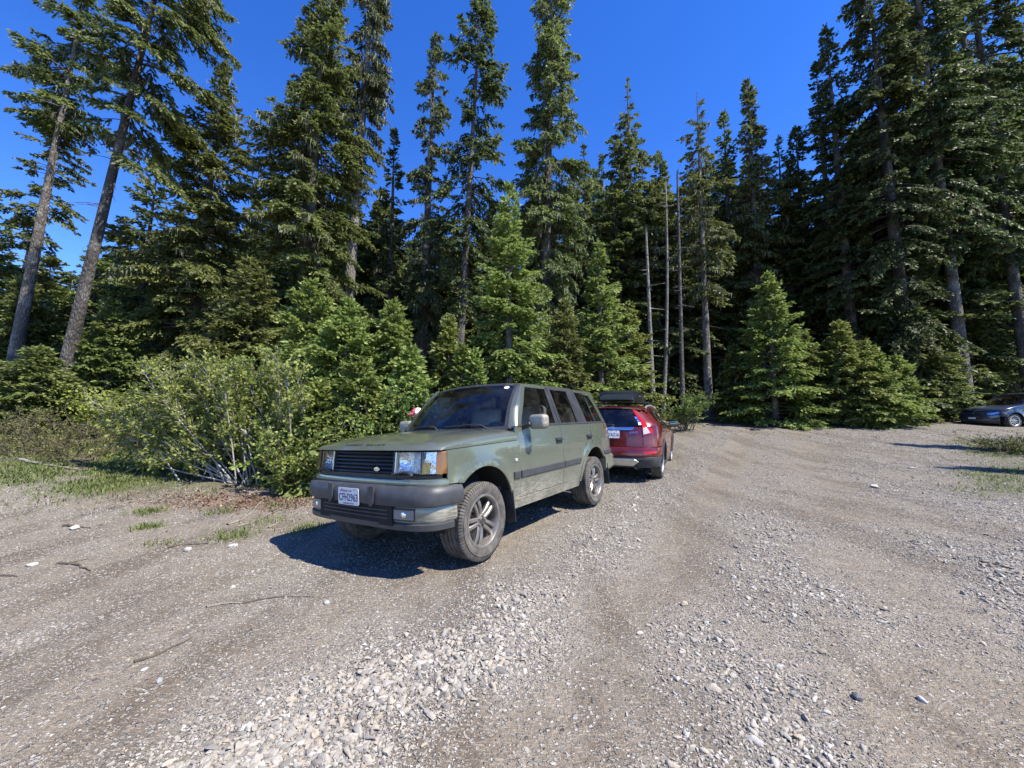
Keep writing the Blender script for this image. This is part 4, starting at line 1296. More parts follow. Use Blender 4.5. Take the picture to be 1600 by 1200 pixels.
    panel('rear_bumper_lower', [(-tb0, .30), (tb0, .30), (tb0, cfg['bumper_mid'] - .004), (-tb0, cfg['bumper_mid'] - .004)], lambda a, b, d: tail(a, b, d - .012), M_GREYPL, R, t=.05, step=.06, edge=.01)
    for q in cfg['tail_parts']:
        nm, poly, o, m, mir = q
        panel(nm, poly, (lambda a, b, d: tail(a, b, d - o)), m, R, t=.02, step=.05, edge=.004)
        if mir: panel(nm, [(-a, b) for a, b in poly], (lambda a, b, d: tail(a, b, d - o)), m, R, t=.02, step=.05, edge=.004)
    # insides
    bm = bmesh.new(); L = cfg['wb']
    box_bm(bm, (WB / 2, 0, .30), (L - 2 * AR - .02, HW * 1.8, .14)); box_bm(bm, (WB / 2, 0, .42), (L + 1.2, HW * 1.05, .22)); box_bm(bm, (.1, 0, .62), (.9, HW * 1.1, .22))
    box_bm(bm, (WB / 2 - .2, 0, .58), (L - .2, HW * 1.6, .06))
    bm_obj('underbody', bm, M_DARK, R)
    for cx in (0, WB):
        for sg in (1, -1): wheel_well('wheel_well', cx, AZ, AR + .01, sg * HW * .6, sg * (HW - .03), R)
    rbox('dashboard', (xhr - .42, 0, zb(xhr - .4) - .12), (.4, HW * 1.62, .24), M_DASH, R, .07, seg=3)
    for y_ in (.36, -.36): seat('front_seat', -1.20, y_, .68, R, w=.48, mat=M_DASH)
    seat('rear_seat', -2.12, 0, .70, R, w=1.2, mat=M_DASH, back=.5)
    steering(R, (-.86, .36, zb(-.8) - .02))
    for i, sg in enumerate((1, -1)):
        mm = empty('door_mirror', parent=fd[i])
        p = side(xA0 - .05, zb(xA0) + .05, 0)
        rbox('mirror_shell', (p[0] + .02, sg * (p[1] + .15), p[2] + .04), (.12, .23, .145), cfg['mirror_mat'], mm, .05, seg=4, rot=(0, 0, -sg * .15))
        rbox('mirror_glass', (p[0] - .042, sg * (p[1] + .145), p[2] + .04), (.004, .18, .105), M_MIRROR, mm, .002, rot=(0, 0, -sg * .15))
        rbox('mirror_arm', (p[0] + .02, sg * (p[1] + .02), p[2] - .01), (.06, .12, .04), M_BLACK, mm, .015)
        for par, xx in ((fd, xbp + .13), (rd, xc + .22)):
            q = side(xx, zb(xx) - .11, 0)
            rbox('door_handle', (xx, sg * (q[1] + .022), q[2]), (.17, .022, .028), paint, par[i], .01, seg=3)
    w = make_wheel(cfg['R'], cfg['tw'], cfg['RR'], cfg['rim'], R, cfg['spokes'], tread=False)
    place_wheels(w, R, (0, WB), 2 * (HW - .035 - cfg['tw'] / 2))
    return R, dict(side=side, tail=tail, nose=nose, tR=tR, roof=roof, zb=zb, zr=zr, RW=RWo, RP=RP)

M_RED = mat_paint('dark_red_paint', (.135, .006, .007), dirt=.45, metal=.3, zlo=.3, zhi=.75)
red_tail = [(-3.56, 0), (-3.555, .3), (-3.52, .55), (-3.44, .72), (-3.31, .83), (-3.12, .885), (-2.8, .908), (-2.3, .91)]
red_cfg = dict(label='dark red crossover with black roof box parked behind the green wagon', paint=M_RED, wb=2.62, R=.358, tw=.225, RR=.235, hw=.91, rim=M_RIM2, spokes='5',
    belt=([.4, .9, 1.6, 2.5, 3.4], [.985, 1.01, 1.05, 1.10, 1.17]), rooftop=([.8, 1.2, 1.6, 2.2, 2.7, 3.2], [1.36, 1.43, 1.47, 1.475, 1.455, 1.40]), roof_half=.62,
    nose=[(.90, 0), (.885, .25), (.84, .48), (.75, .66), (.60, .79), (.40, .87), (.1, .91)], tail=red_tail,
    nose_prof=([.2, .35, .5, .7, .9], [.06, .0, .0, .05, .14]), tail_prof=([.25, .45, .6, .72, .95, 1.08, 1.5, 1.6], [.10, .0, .0, .05, .07, .10, .40, .48]),
    sill=.30, hood_gap=lambda x: float(np.interp(x, [-.6, 0, .6], [.985, .93, .82])), doors=(-.62, -1.62, -2.50), fender_front=.60, sill_mat=M_GREYPL, tail_edge=.60, quarter_end=-3.02,
    bumper_top=.70, bumper_mid=.52, arch_mat=M_GREYPL, chrome=True,
    glass=([(-.78, 'b'), (-1.58, 'b'), (-1.60, 't'), (-1.24, 't')], [(-1.68, 'b'), (-2.42, 'b'), (-2.40, 't'), (-1.68, 't')]),
    quarter_glass=[(-2.50, 1.115), (-2.80, 1.15), (-3.02, 1.24), (-2.88, 1.385), (-2.48, 1.425)], rail_end=-3.02,
    tp=lambda tR: [(.625, 1.10), (tR(-2.78), 1.135), (tR(-3.04), 1.24), (tR(-2.95), 1.405), (.56, 1.44)],
    screen=((-.50, 1.0, -.74, 1.0, .78), (-1.16, 1.50, -1.26, 1.455, .60)), roof_z=([1.0, 1.3, 1.8, 2.4, 3.0, 3.3], [1.48, 1.52, 1.548, 1.542, 1.507, 1.472]), roof_end=-3.02,
    hood_z=([0, .4, .8, .93, 1], [1.03, 1.02, .96, .90, .80]), hood_rear=-.46, nose_top=.80, mirror_mat=M_BLACK,
    nose_parts=[('grille', [(-.42, .56), (.42, .56), (.5, .74), (-.5, .74)], .006, M_BLACK, False), ('headlight', [(.52, .64), (.95, .72), (.98, .80), (.55, .75)], .006, M_CLEARLENS, True)],
    rw=(1.105, 1.44, .615, .555),
    tail_parts=[('number_plate_recess', [(-.30, .90), (.30, .90), (.33, 1.03), (-.33, 1.03)], .002, M_RED, False),
                ('chrome_garnish', [(-.40, 1.035), (.40, 1.035), (.46, 1.09), (-.46, 1.09)], .016, M_CHROME, False),
                ('tail_lamp', [(.60, .93), (.80, .985), (.815, 1.03), (.70, 1.10), (.605, 1.44), (.565, 1.44), (.60, 1.08)], .014, M_REDLENS, True),
                ('reversing_lamp', [(.61, .955), (.74, .985), (.69, 1.07), (.61, 1.075)], .019, M_WHITELENS, True),
                ('reflector', [(.60, .575), (.86, .585), (.86, .625), (.60, .615)], .026, M_REDLENS, True),
                ('skid_plate', [(-.42, .33), (.42, .33), (.52, .42), (.44, .475), (-.44, .475), (-.52, .42)], .024, M_RIM2, False)],
    )
red_car, rc = make_modern(red_cfg)
def red_details():
    R = red_car; tail = rc['tail']
    def frame_at(t, z, o):
        p = np.array(tail(t, z, -o)); px = np.array(tail(t - .01, z, -o)); pz = np.array(tail(t, z + .01, -o))
        return basis(p, px - p, pz - p)                # reader looks forwards: reader's right is the car's right
    number_plate(R, frame_at(0, .945, .02), None, 'B27AZ16', None)
    # rim emblem (ring with a letter) and drive badge
    a = np.linspace(0, 2 * math.pi, 25); M = frame_at(0, 1.062, .026)
    pts = [M @ Vector((.045 * math.cos(q) * .95, .036 * math.sin(q), 0)) for q in a]
    em = tube('emblem', [tuple(p) for p in pts], .006, M_CHROME, R, 6)
    text_mesh('emblem_letter', 'H', .062, M_CHROME, R, M, .003, bold=.001)
    text_mesh('drive_badge', 'AWD', .052, M_CHROME, R, frame_at(-.42, .985, .02), .003, shear=.25, xs=1.3)
    # window stickers and wiper
    RW = rc['RW']
    for (t0, z0, w, h, m) in ((-.555, 1.16, .06, .05, M_WHITE), (-.555, 1.215, .06, .045, M_BLUE), (-.54, 1.275, .05, .045, M_BLUE)):
        panel('sticker', [(t0 - w / 2, z0 - h / 2), (t0 + w / 2, z0 - h / 2), (t0 + w / 2, z0 + h / 2), (t0 - w / 2, z0 + h / 2)], lambda a, b, d: tail(a, b, d - .002), m, RW, t=.001, edge=0)
    wpr = empty('rear_wiper', parent=R)
    tube('wiper_arm', [tail(0, 1.12, -.03), tail(.08, 1.14, -.04), tail(.34, 1.15, -.02)], [.016, .010, .007], M_BLACK, wpr, 6)
    rbox('wiper_pivot', tail(0, 1.12, -.02), (.05, .07, .05), M_BLACK, wpr, .015)
    bm = bmesh.new()
    for y in (-.45,):
        bmesh.ops.create_cone(bm, cap_ends=True, segments=14, radius1=.03, radius2=.03, depth=.25, matrix=Matrix.Translation((-3.40, y, .30)) @ Matrix.Rotation(math.pi / 2, 4, 'Y'))
    bm_obj('exhaust', bm, M_DISC, R)
    # roof rails and cross bars
    for sg in (1, -1):
        pts = catmull([(-1.35, sg * .60, 1.46), (-1.5, sg * .605, 1.505), (-2.2, sg * .61, 1.535), (-2.85, sg * .60, 1.51), (-3.05, sg * .595, 1.46)], 6)
        tube('roof_rail', pts, .020, M_RIM2, R, 8)
    for x in (-1.62, -2.62):
        rbox('cross_bar', (x, 0, 1.595), (.06, 1.24, .028), M_BLACK, R, .01)
    # roof box: tapered lid on a shallow tray
    B = empty('roof_box', parent=R); B['label'] = 'black ribbed roof cargo box strapped to the rails'
    def ring(x, w, z0, z1, top):
        return [(x, -w, z0), (x, w, z0), (x, w * 1.02, (z0 + z1) / 2), (x, w * .98, z1 - .05), (x, w * top, z1), (x, -w * top, z1), (x, -w * .98, z1 - .05), (x, -w * 1.02, (z0 + z1) / 2)]
    st = [(-3.05, .33, 1.72, 1.86, .72), (-3.03, .36, 1.70, 1.90, .70), (-2.75, .41, 1.685, 1.97, .72), (-2.1, .42, 1.68, 1.985, .72), (-1.6, .40, 1.685, 1.95, .70), (-1.25, .32, 1.70, 1.87, .68), (-1.15, .24, 1.72, 1.80, .66)]
    P = np.array([ring(*s) for s in st]); P[:, :, 2] = 1.615 + (P[:, :, 2] - 1.68) * .88
    o = grid_mesh('lid', P, M_BOX, B, closed=True, sharp=25, flip=True)
    bm = bmesh.new(); bm.from_mesh(o.data)
    bm.verts.ensure_lookup_table()
    n8 = len(P)
    bm.faces.new([bm.verts[i] for i in range(8)]); bm.faces.new([bm.verts[(n8 - 1) * 8 + i] for i in range(8)][::-1])
    bmesh.ops.recalc_face_normals(bm, faces=bm.faces[:]); bm.to_mesh(o.data); bm.free()
    for sg in (1, -1):
        rbox('seam', (-2.1, sg * .425, 1.73), (1.5, .012, .014), M_GREYPL, B, .004)
        rbox('latch', (-2.5, sg * .432, 1.74), (.10, .014, .035), M_CHROME, B, .005)
    text_mesh('box_lettering', 'Yakima', .045, M_WHITE, B, basis((-3.043, 0, 1.735), (0, -1, 0), (.05, 0, 1)), .002, xs=1.3)
    for x in (-1.62, -2.62):
        for y in (-.3, .3): rbox('clamp', (x, y, 1.615), (.07, .05, .03), M_RIM2, B, .008)
red_details()
th = math.radians(25.6)
pose_car(red_car, 3.53, 11.22, math.atan2(math.cos(th), math.sin(th)), z=.055, pitch=math.radians(-.2))

M_NAVY = mat_paint('dark_blue_paint', (.032, .052, .105), dirt=.3, metal=.5, zlo=.25, zhi=.6)
blue_cfg = dict(label='dark blue hatchback nosing in from beside the shrub on the right', paint=M_NAVY, wb=2.65, R=.320, tw=.215, RR=.222, hw=.91, rim=M_RIM2, spokes='10',
    belt=([.4, .9, 1.6, 2.5, 3.4], [.98, 1.0, 1.04, 1.09, 1.13]), rooftop=([.7, 1.1, 1.6, 2.2, 2.7, 3.3], [1.36, 1.47, 1.54, 1.55, 1.52, 1.44]), roof_half=.60,
    nose=[(.90, 0), (.885, .25), (.83, .48), (.72, .67), (.55, .80), (.35, .87), (.1, .91)], tail=[(-3.56, 0), (-3.55, .3), (-3.51, .55), (-3.43, .72), (-3.30, .83), (-3.10, .885), (-2.8, .908), (-2.3, .91)],
    nose_prof=([.2, .35, .5, .62, .8], [.05, .0, .0, .03, .12]), tail_prof=([.25, .45, .6, .75, 1.05, 1.5, 1.6], [.08, .0, .0, .04, .08, .34, .42]),
    sill=.28, hood_gap=lambda x: float(np.interp(x, [-.6, 0, .55], [.985, .90, .76])), doors=(-.60, -1.60, -2.48), fender_front=.56, sill_mat=M_NAVY, tail_edge=.60, quarter_end=-3.02,
    bumper_top=.70, bumper_mid=.45, arch_mat=M_NAVY, chrome=False,
    glass=([(-.72, 'b'), (-1.56, 'b'), (-1.58, 't'), (-1.16, 't')], [(-1.66, 'b'), (-2.40, 'b'), (-2.38, 't'), (-1.66, 't')]),
    quarter_glass=[(-2.48, 1.10), (-2.80, 1.13), (-3.00, 1.22), (-2.88, 1.43), (-2.46, 1.48)], rail_end=-3.0,
    tp=lambda tR: [(.625, 1.10), (tR(-2.78), 1.12), (tR(-3.02), 1.22), (tR(-2.95), 1.44), (.56, 1.48)],
    screen=((-.30, .995, -.62, .995, .79), (-1.08, 1.575, -1.18, 1.50, .59)), roof_z=([.9, 1.2, 1.8, 2.4, 3.0, 3.3], [1.54, 1.59, 1.625, 1.615, 1.57, 1.53]), roof_end=-3.0,
    hood_z=([0, .4, .8, .93, 1], [1.02, .99, .90, .83, .72]), hood_rear=-.26, nose_top=.72, mirror_mat=M_NAVY,
    nose_parts=[('grille', [(-.36, .34), (.36, .34), (.42, .46), (.34, .53), (-.34, .53), (-.42, .46)], .006, M_BLACK, False),
                ('upper_grille', [(-.40, .60), (.40, .60), (.36, .645), (-.36, .645)], .006, M_BLACK, False),
                ('headlight', [(.50, .585), (.66, .585), (.98, .69), (1.05, .735), (.80, .70), (.52, .645)], .008, M_REFLECT, True),
                ('headlight_lens', [(.49, .575), (.67, .575), (.99, .68), (1.07, .745), (.80, .71), (.51, .655)], .014, M_CLEARLENS, True),
                ('bumper_intake', [(.56, .34), (.86, .35), (.90, .47), (.74, .43)], .006, M_BLACK, True),
                ('badge', [(.055 * math.cos(q), .672 + .022 * math.sin(q)) for q in np.linspace(0, 2 * math.pi, 16, endpoint=False)], .012, M_CHROME, False),
                ('number_plate', [(-.15, .385), (.15, .385), (.15, .465), (-.15, .465)], .018, M_PLATE, False)],
    rw=(1.08, 1.47, .60, .54),
    tail_parts=[('tail_lamp', [(.60, .80), (.85, .86), (.85, .98), (.60, 1.0)], .012, M_REDLENS, True)])
blue_car, bc = make_modern(blue_cfg)
pose_car(blue_car, 22.25, 17.7 + .80, math.radians(181), z=.80)
# ------------------------------------------------------------------ plants: materials
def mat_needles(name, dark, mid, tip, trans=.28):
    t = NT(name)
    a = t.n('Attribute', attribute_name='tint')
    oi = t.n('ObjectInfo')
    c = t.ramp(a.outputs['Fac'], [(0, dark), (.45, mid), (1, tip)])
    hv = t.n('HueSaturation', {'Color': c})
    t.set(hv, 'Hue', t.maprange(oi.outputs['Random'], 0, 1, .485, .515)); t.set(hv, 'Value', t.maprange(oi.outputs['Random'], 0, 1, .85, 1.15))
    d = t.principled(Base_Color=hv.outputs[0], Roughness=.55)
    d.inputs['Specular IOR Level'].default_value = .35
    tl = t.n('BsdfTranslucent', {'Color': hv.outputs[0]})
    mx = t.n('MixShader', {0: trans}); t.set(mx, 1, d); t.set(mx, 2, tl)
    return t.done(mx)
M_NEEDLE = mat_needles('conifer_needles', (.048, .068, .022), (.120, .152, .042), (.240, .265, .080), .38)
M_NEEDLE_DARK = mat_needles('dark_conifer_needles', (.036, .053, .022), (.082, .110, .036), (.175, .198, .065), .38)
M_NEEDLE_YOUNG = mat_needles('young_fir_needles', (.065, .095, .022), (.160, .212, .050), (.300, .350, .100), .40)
M_LICHEN = simple('hanging_lichen', (.20, .205, .14), .9, vary=.3)
def mat_bark(name, c0, c1, c2):
    t = NT(name)
    tc = t.n('TexCoord').outputs['Object']
    mp = t.n('Mapping'); t.set(mp, 'Vector', tc); mp.inputs['Scale'].default_value = (1, 1, .32)
    vo = t.n('TexVoronoi', {'Vector': mp.outputs[0], 'Scale': 16}, feature='DISTANCE_TO_EDGE')
    n1 = t.noise(mp.outputs[0], 5, 6, .65); n2 = t.noise(tc, 2.2, 4, .6); n3 = t.noise(mp.outputs[0], 34, 4, .6)
    c = t.mix(t.maprange(n1, .3, .7), c0, c1)
    c = t.mix(t.math('MULTIPLY', t.maprange(n2, .48, .62), t.maprange(n3, .35, .6)), c, c2)
    c = t.mix(t.maprange(vo.outputs[0], 0, .10, .55, 0), c, (.02, .018, .016))
    p = t.principled(Base_Color=c, Roughness=.95)
    t.set(p, 'Normal', t.bump(t.math('ADD', t.math('MULTIPLY', vo.outputs[0], 1.4), t.math('MULTIPLY', n3, .5)), .9, .06))
    return t.done(p)
M_BARK = mat_bark('grey_bark', (.075, .062, .052), (.19, .17, .15), (.34, .33, .29))
M_BARK_DARK = mat_bark('dark_bark', (.040, .034, .030), (.105, .092, .080), (.20, .19, .165))
M_SNAG = mat_bark('bleached_wood', (.13, .118, .10), (.27, .25, .22), (.38, .36, .33))
M_TWIG = simple('twig_wood', (.085, .068, .052), .9, vary=.4)
M_STEM = simple('pale_shrub_stem', (.30, .28, .25), .85, vary=.35)

# ------------------------------------------------------------------ conifers
DENS = 1.75
class Acc:
    def __init__(s): s.v = []; s.f = []; s.n = 0; s.t = []; s.m = []
    def add(s, v, f, tint=None, mi=0):
        s.v.append(v); s.f.append(f + s.n); s.n += len(v)
        s.t.append(np.zeros(len(v)) if tint is None else tint); s.m.append(np.full(len(f), mi))
    def mesh(s, name, mats):
        V = np.vstack(s.v); F = np.vstack(s.f)
        me = bpy.data.meshes.new(name)
        k = F.shape[1]
        me.vertices.add(len(V)); me.vertices.foreach_set('co', V.astype(np.float32).ravel())
        me.loops.add(F.size); me.loops.foreach_set('vertex_index', F.astype(np.int32).ravel())
        me.polygons.add(len(F)); me.polygons.foreach_set('loop_start', np.arange(0, F.size, k, dtype=np.int32))
        try: me.polygons.foreach_set('loop_total', np.full(len(F), k, dtype=np.int32))
        except Exception: pass
        me.update(calc_edges=True)
        for m in mats: me.materials.append(m)
        me.polygons.foreach_set('material_index', np.concatenate(s.m).astype(np.int32))
        a = me.attributes.new('tint', 'FLOAT', 'POINT'); a.data.foreach_set('value', np.concatenate(s.t).astype(np.float32))
        return me

def tubes_batch(acc, Cs, Rs, k=3):
    """many tubes at once: Cs (n,m,3) centre lines, Rs (n,m) radii"""
    Cs = np.asarray(Cs, dtype=float); Rs = np.asarray(Rs, dtype=float)
    n, m, _ = Cs.shape
    T = unit(Cs[:, -1] - Cs[:, 0]); up = np.where(np.abs(T[:, 2:3]) > .9, np.array([[1.0, .03, 0]]), np.array([[0, 0, 1.0]]))
    S = unit(np.cross(T, up)); U = np.cross(S, T)
    a = np.linspace(0, 2 * np.pi, k, endpoint=False)
    ring = np.cos(a)[None, :, None] * S[:, None] + np.sin(a)[None, :, None] * U[:, None]
    V = Cs[:, :, None] + Rs[:, :, None, None] * ring[:, None]
    i = np.arange(n * m * k).reshape(n, m, k); j = np.roll(i, -1, axis=2)
    q = np.stack([i[:, :-1], j[:, :-1], j[:, 1:], i[:, 1:]], -1).reshape(-1, 4)
    acc.add(V.reshape(-1, 3), q)

def unit(v): return v / np.maximum(1e-9, np.linalg.norm(v, axis=-1, keepdims=True))

def sprays(acc, P, D, L, r, w=.05, pitch=.085, tint0=.3, sag=.35, mi=0):
    """needle sprays: P start points (n,3), D directions, L lengths. Each becomes a feathered strip of folded chevrons."""
    n = len(P)
    if n == 0: return
    tint0 = np.broadcast_to(np.asarray(tint0, dtype=float), (n,)); sag = np.broadcast_to(np.asarray(sag, dtype=float), (n,))
    k = np.maximum(1, np.round(L / pitch).astype(int))
    idx = np.repeat(np.arange(n), k)
    j = np.arange(k.sum()) - np.repeat(np.cumsum(k) - k, k); kk = k[idx]; sag = sag[idx]; tint0 = tint0[idx]
    f = (j + r.uniform(-.2, .2, len(j))) / kk
    p = P[idx] + D[idx] * (L[idx] * f)[:, None]
    p[:, 2] -= sag * L[idx] * f ** 2 * .6
    d = D[idx].copy(); d[:, 2] -= sag * f * 1.2; d = unit(d + r.normal(0, .13, d.shape))
    s = unit(np.cross(d, np.array([0, 0, 1.0]) + r.normal(0, .75, d.shape)))
    u = np.cross(s, d)
    ln = (L[idx] / kk) * r.uniform(1.5, 2.1, len(j)); ww = w * r.uniform(.75, 1.3, len(j)) * (1.15 - .5 * f)
    a = p; b = p + d * ln[:, None] + u * (.004)
    back = .25
    l = p + d * (ln * r.uniform(.35, .6, len(j)))[:, None] + s * ww[:, None] - u * (ww * .35)[:, None]
    q = p + d * (ln * r.uniform(.35, .6, len(j)))[:, None] - s * ww[:, None] - u * (ww * .35)[:, None]
    V = np.stack([a, b, l, q], 1).reshape(-1, 3)
    base = np.arange(len(j)) * 4
    F = np.stack([np.stack([base, base + 1, base + 2], -1), np.stack([base, base + 3, base + 1], -1)], 1).reshape(-1, 3)
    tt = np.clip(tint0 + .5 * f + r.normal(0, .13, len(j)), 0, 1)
    acc.add(V, F, np.repeat(tt, 4), mi)

def conifer(seed, h, R, hb=.12, nb=190, top_e=.75, low_e=-.35, droop=.22, profile=.85, belly=.25, gap=.35, lichen=0, dead_top=0, w=.046, pitch=.08,
            needles=None, bark=None, side_bias=None, r0=None, tiers=False, sparse=1.0, tint=.25, bend=.0, lscale=1.0):
    """returns (trunk mesh, crown mesh) standing at the origin"""
    r = np.random.default_rng(seed)
    r0 = r0 or h * .012 + .05
    # trunk
    nz = 16
    zz = np.linspace(-.3, h, nz)
    q = zz / h
    bx = bend * np.sin(q * 2.2 + seed) * h * .04; by = bend * np.cos(q * 1.9 + seed * 2) * h * .03
    bx -= bx[0]; by -= by[0]
    rad = r0 * np.clip(1 - q, .02, 1.2) ** .8 + .25 * r0 * np.exp(-np.clip(zz, 0, 9) / .5)
    axis_pt = lambda z: np.array([np.interp(z, zz, bx), np.interp(z, zz, by), z])
    v, f = tube_np(np.stack([bx, by, zz], -1), rad, 12)
    tr = Acc(); tr.add(v, f)
    wd = Acc(); ac = Acc()
    zb0 = h * hb
    cells = r.uniform(0, 1, (14, 7))
    Q = [[], [], [], [], []]; BC = []; BR = []; SC = []; SR = []
    def sprays_q(P_, D_, L_, t__, s_):
        Q[0].append(P_); Q[1].append(D_); Q[2].append(L_); Q[3].append(np.full(len(P_), t__)); Q[4].append(np.full(len(P_), s_))
    if tiers:
        levels = []; z = zb0
        while z < h * .985:
            levels.append(z); z += (.38 + .12 * r.random()) * (1 - .35 * z / h) * max(.5, h / 7)
        zs = np.repeat(levels, 7); zs = zs + r.normal(0, .06, len(zs)); az = np.concatenate([np.arange(7) * .898 + r.uniform(0, 6.28) for _ in levels]) + r.normal(0, .3, len(zs))
        ex = r.uniform(zb0, h * .9, len(zs) // 2); zs = np.concatenate([zs, ex]); az = np.concatenate([az, r.uniform(0, 6.28, len(ex))])
        nb = len(zs)
    else:
        u0 = r.random(nb) ** .92
        zs = zb0 + (h * .99 - zb0) * u0; az = r.uniform(0, 2 * np.pi, nb)
    for i in range(nb):
        z = zs[i]; u = np.clip((z - zb0) / (h - zb0), 0, 1); a = az[i]
        if dead_top and u > 1 - dead_top:
            pass
        prof = (1 - u) ** profile * np.interp(u, [0, belly], [.55, 1.0]) + .035
        cl = cells[int(u * 13.99), int((a % 6.283) / 6.2832 * 6.99)]
        L = R * prof * (1 - gap + gap * 1.5 * cl) * r.uniform(.7, 1.15)
        if side_bias is not None: L *= np.clip(1 + side_bias[1] * math.cos(a - side_bias[0]), .15, 1.9)
        L = max(L, .12 * (1 if h > 6 else .6))
        e = low_e + (top_e - low_e) * u ** 1.3 + r.normal(0, .13)
        d0 = np.array([math.cos(a) * math.cos(e), math.sin(a) * math.cos(e), math.sin(e)])
        ns = 6
        s = np.linspace(0, 1, ns)
        side_v = np.array([-math.sin(a), math.cos(a), 0]); wob = r.normal(0, .10)
        c = axis_pt(z) + d0 * (L * s)[:, None] + side_v * (wob * L * s ** 2)[:, None]
        c[:, 2] += -droop * L * s ** 2 + .10 * droop * L * s ** 5
        dead = dead_top and u > 1 - dead_top
        if L > .35:
            BC.append(c); BR.append(np.linspace(max(.006, L * .016), .004, ns))
        if dead and r.random() < .8: continue
        T = unit(np.gradient(c, axis=0))
        m = max(4, int(L / (pitch * 1.05) * sparse * DENS))
        sp = np.clip(r.uniform(.14 if L < 1.2 else .22, 1.0, m) ** .8, 0, 1)
        sg = np.where(np.arange(m) % 2 == 0, 1, -1)
        B = np.stack([np.interp(sp, s, c[:, k]) for k in range(3)], -1)
        t_ = unit(np.stack([np.interp(sp, s, T[:, k]) for k in range(3)], -1))
        sd = unit(np.cross(t_, np.array([0, 0, 1.0])))
        an = r.uniform(.65, 1.15, m)
        D = t_ * np.cos(an)[:, None] + sd * (sg * np.sin(an))[:, None]
        D[:, 2] += r.normal(-.05, .18, m); D = unit(D)
        l = (.10 + .36 * min(L, 2.2) ** .75 * (1.02 - sp) ** .8) * r.uniform(.6, 1.25, m) * lscale
        l = np.clip(l, .10, .95)
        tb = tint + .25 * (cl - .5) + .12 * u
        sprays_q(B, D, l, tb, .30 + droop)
        # secondary sprays off the longer side shoots fill the fan
        big = l > .38
        if big.any():
            B2 = B[big] + D[big] * (l[big] * r.uniform(.3, .6, big.sum()))[:, None]
            D2 = unit(D[big] * .6 + t_[big] * .8 + r.normal(0, .18, (big.sum(), 3)))
            sprays_q(B2, D2, l[big] * .6, tb, .3 + droop)
            B2 = B[big] + D[big] * (l[big] * r.uniform(.15, .45, big.sum()))[:, None]
            D2 = unit(D[big] * .7 - t_[big] * .35 + r.normal(0, .2, (big.sum(), 3)))
            sprays_q(B2, D2, l[big] * .5, tb, .35 + droop)
        sprays_q(c[-2:-1], T[-1:], np.array([max(.14, L * .22)]), tb + .1, .1)
        if lichen and r.random() < lichen * 1.6:
            m2 = int(8 + 22 * L)
            sp2 = r.uniform(.2, 1, m2); B3 = np.stack([np.interp(sp2, s, c[:, k]) for k in range(3)], -1) + r.normal(0, .07, (m2, 3)) * np.array([1, 1, .3])
            ln = r.uniform(.10, .38, m2); wv = r.uniform(.008, .024, m2); aa = r.uniform(0, 6.28, m2)
            o = np.stack([np.cos(aa) * wv, np.sin(aa) * wv, 0 * aa], -1)
            tipv = B3 + np.stack([r.normal(0, .03, m2), r.normal(0, .03, m2), -ln], -1)
            V = np.stack([B3 - o, B3 + o, tipv], 1).reshape(-1, 3); b_ = np.arange(m2) * 3
            ac.add(V, np.stack([b_, b_ + 1, b_ + 2], -1), np.full(3 * m2, .5), 1)
    if Q[0]: sprays(ac, np.vstack(Q[0]), np.vstack(Q[1]), np.concatenate(Q[2]), r, w, pitch, np.concatenate(Q[3]), np.concatenate(Q[4]))
    # leader
    if not dead_top:
        m = 14
        B = np.stack([axis_pt(q_) for q_ in np.linspace(h * .955, h * .995, m)])
        aa = r.uniform(0, 6.28, m); D = unit(np.stack([np.cos(aa), np.sin(aa), r.uniform(.6, 1.6, m)], -1))
        sprays(ac, B, D, np.full(m, .16 * min(1.3, max(.6, h / 10))), r, w, pitch, tint + .2, sag=.0)
    # bare stubs below the crown
    for _ in range(int(h * 1.2 * min(1, hb * 3))):
        z = r.uniform(.8, max(1, zb0 * 1.15)); a = r.uniform(0, 6.28); L = r.uniform(.2, .9)
        s = np.linspace(0, 1, 4)
        c = axis_pt(z) + np.array([math.cos(a), math.sin(a), -.12]) * (L * s)[:, None]; c[:, 2] -= .2 * L * s ** 2
        SC.append(c); SR.append(np.linspace(.016, .004, 4))
    if BC: tubes_batch(wd, BC, BR)
    if SC: tubes_batch(wd, SC, SR)
    bark = bark or M_BARK_DARK
    tmesh = tr.mesh('trunk', [bark])
    tmesh.polygons.foreach_set('use_smooth', np.ones(len(tmesh.polygons), dtype=bool))
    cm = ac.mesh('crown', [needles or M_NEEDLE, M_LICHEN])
    wm = wd.mesh('limbs', [M_TWIG]) if wd.v else None
    return tmesh, cm, wm

def plant_tree(meshes, x, y, name='conifer_tree', label='', group=None, rz=0, lean=(0, 0), sc=1.0, zoff=-.05, cat='tree'):
    o = empty(name, (x, y, float(gz(x, y)) + zoff))
    o.rotation_euler = (lean[1], lean[0], 0)         # lean[0]>0 leans to +x, lean[1]>0 leans away from +y
    o.rotation_euler = (Matrix.Rotation(lean[0], 4, 'Y') @ Matrix.Rotation(-lean[1], 4, 'X') @ Matrix.Rotation(rz, 4, 'Z')).to_euler()
    o.scale = (sc, sc, sc) if not isinstance(sc, tuple) else sc
    for nm, me in zip(('trunk', 'crown', 'limbs'), meshes):
        if me is not None:
            c = link(bpy.data.objects.new(nm, me), o)
            if nm == 'limbs': c['kind'] = 'stuff'
    tag(o, label, cat, group)
    return o
def place(px, depth): return (px - 800) / PXF * depth
def height_for(py, depth, x=None):
    """tree height that puts the tip at photograph row py"""
    p = at_depth(800, py, depth)
    return float(p[2] - gz(0 if x is None else x, depth))
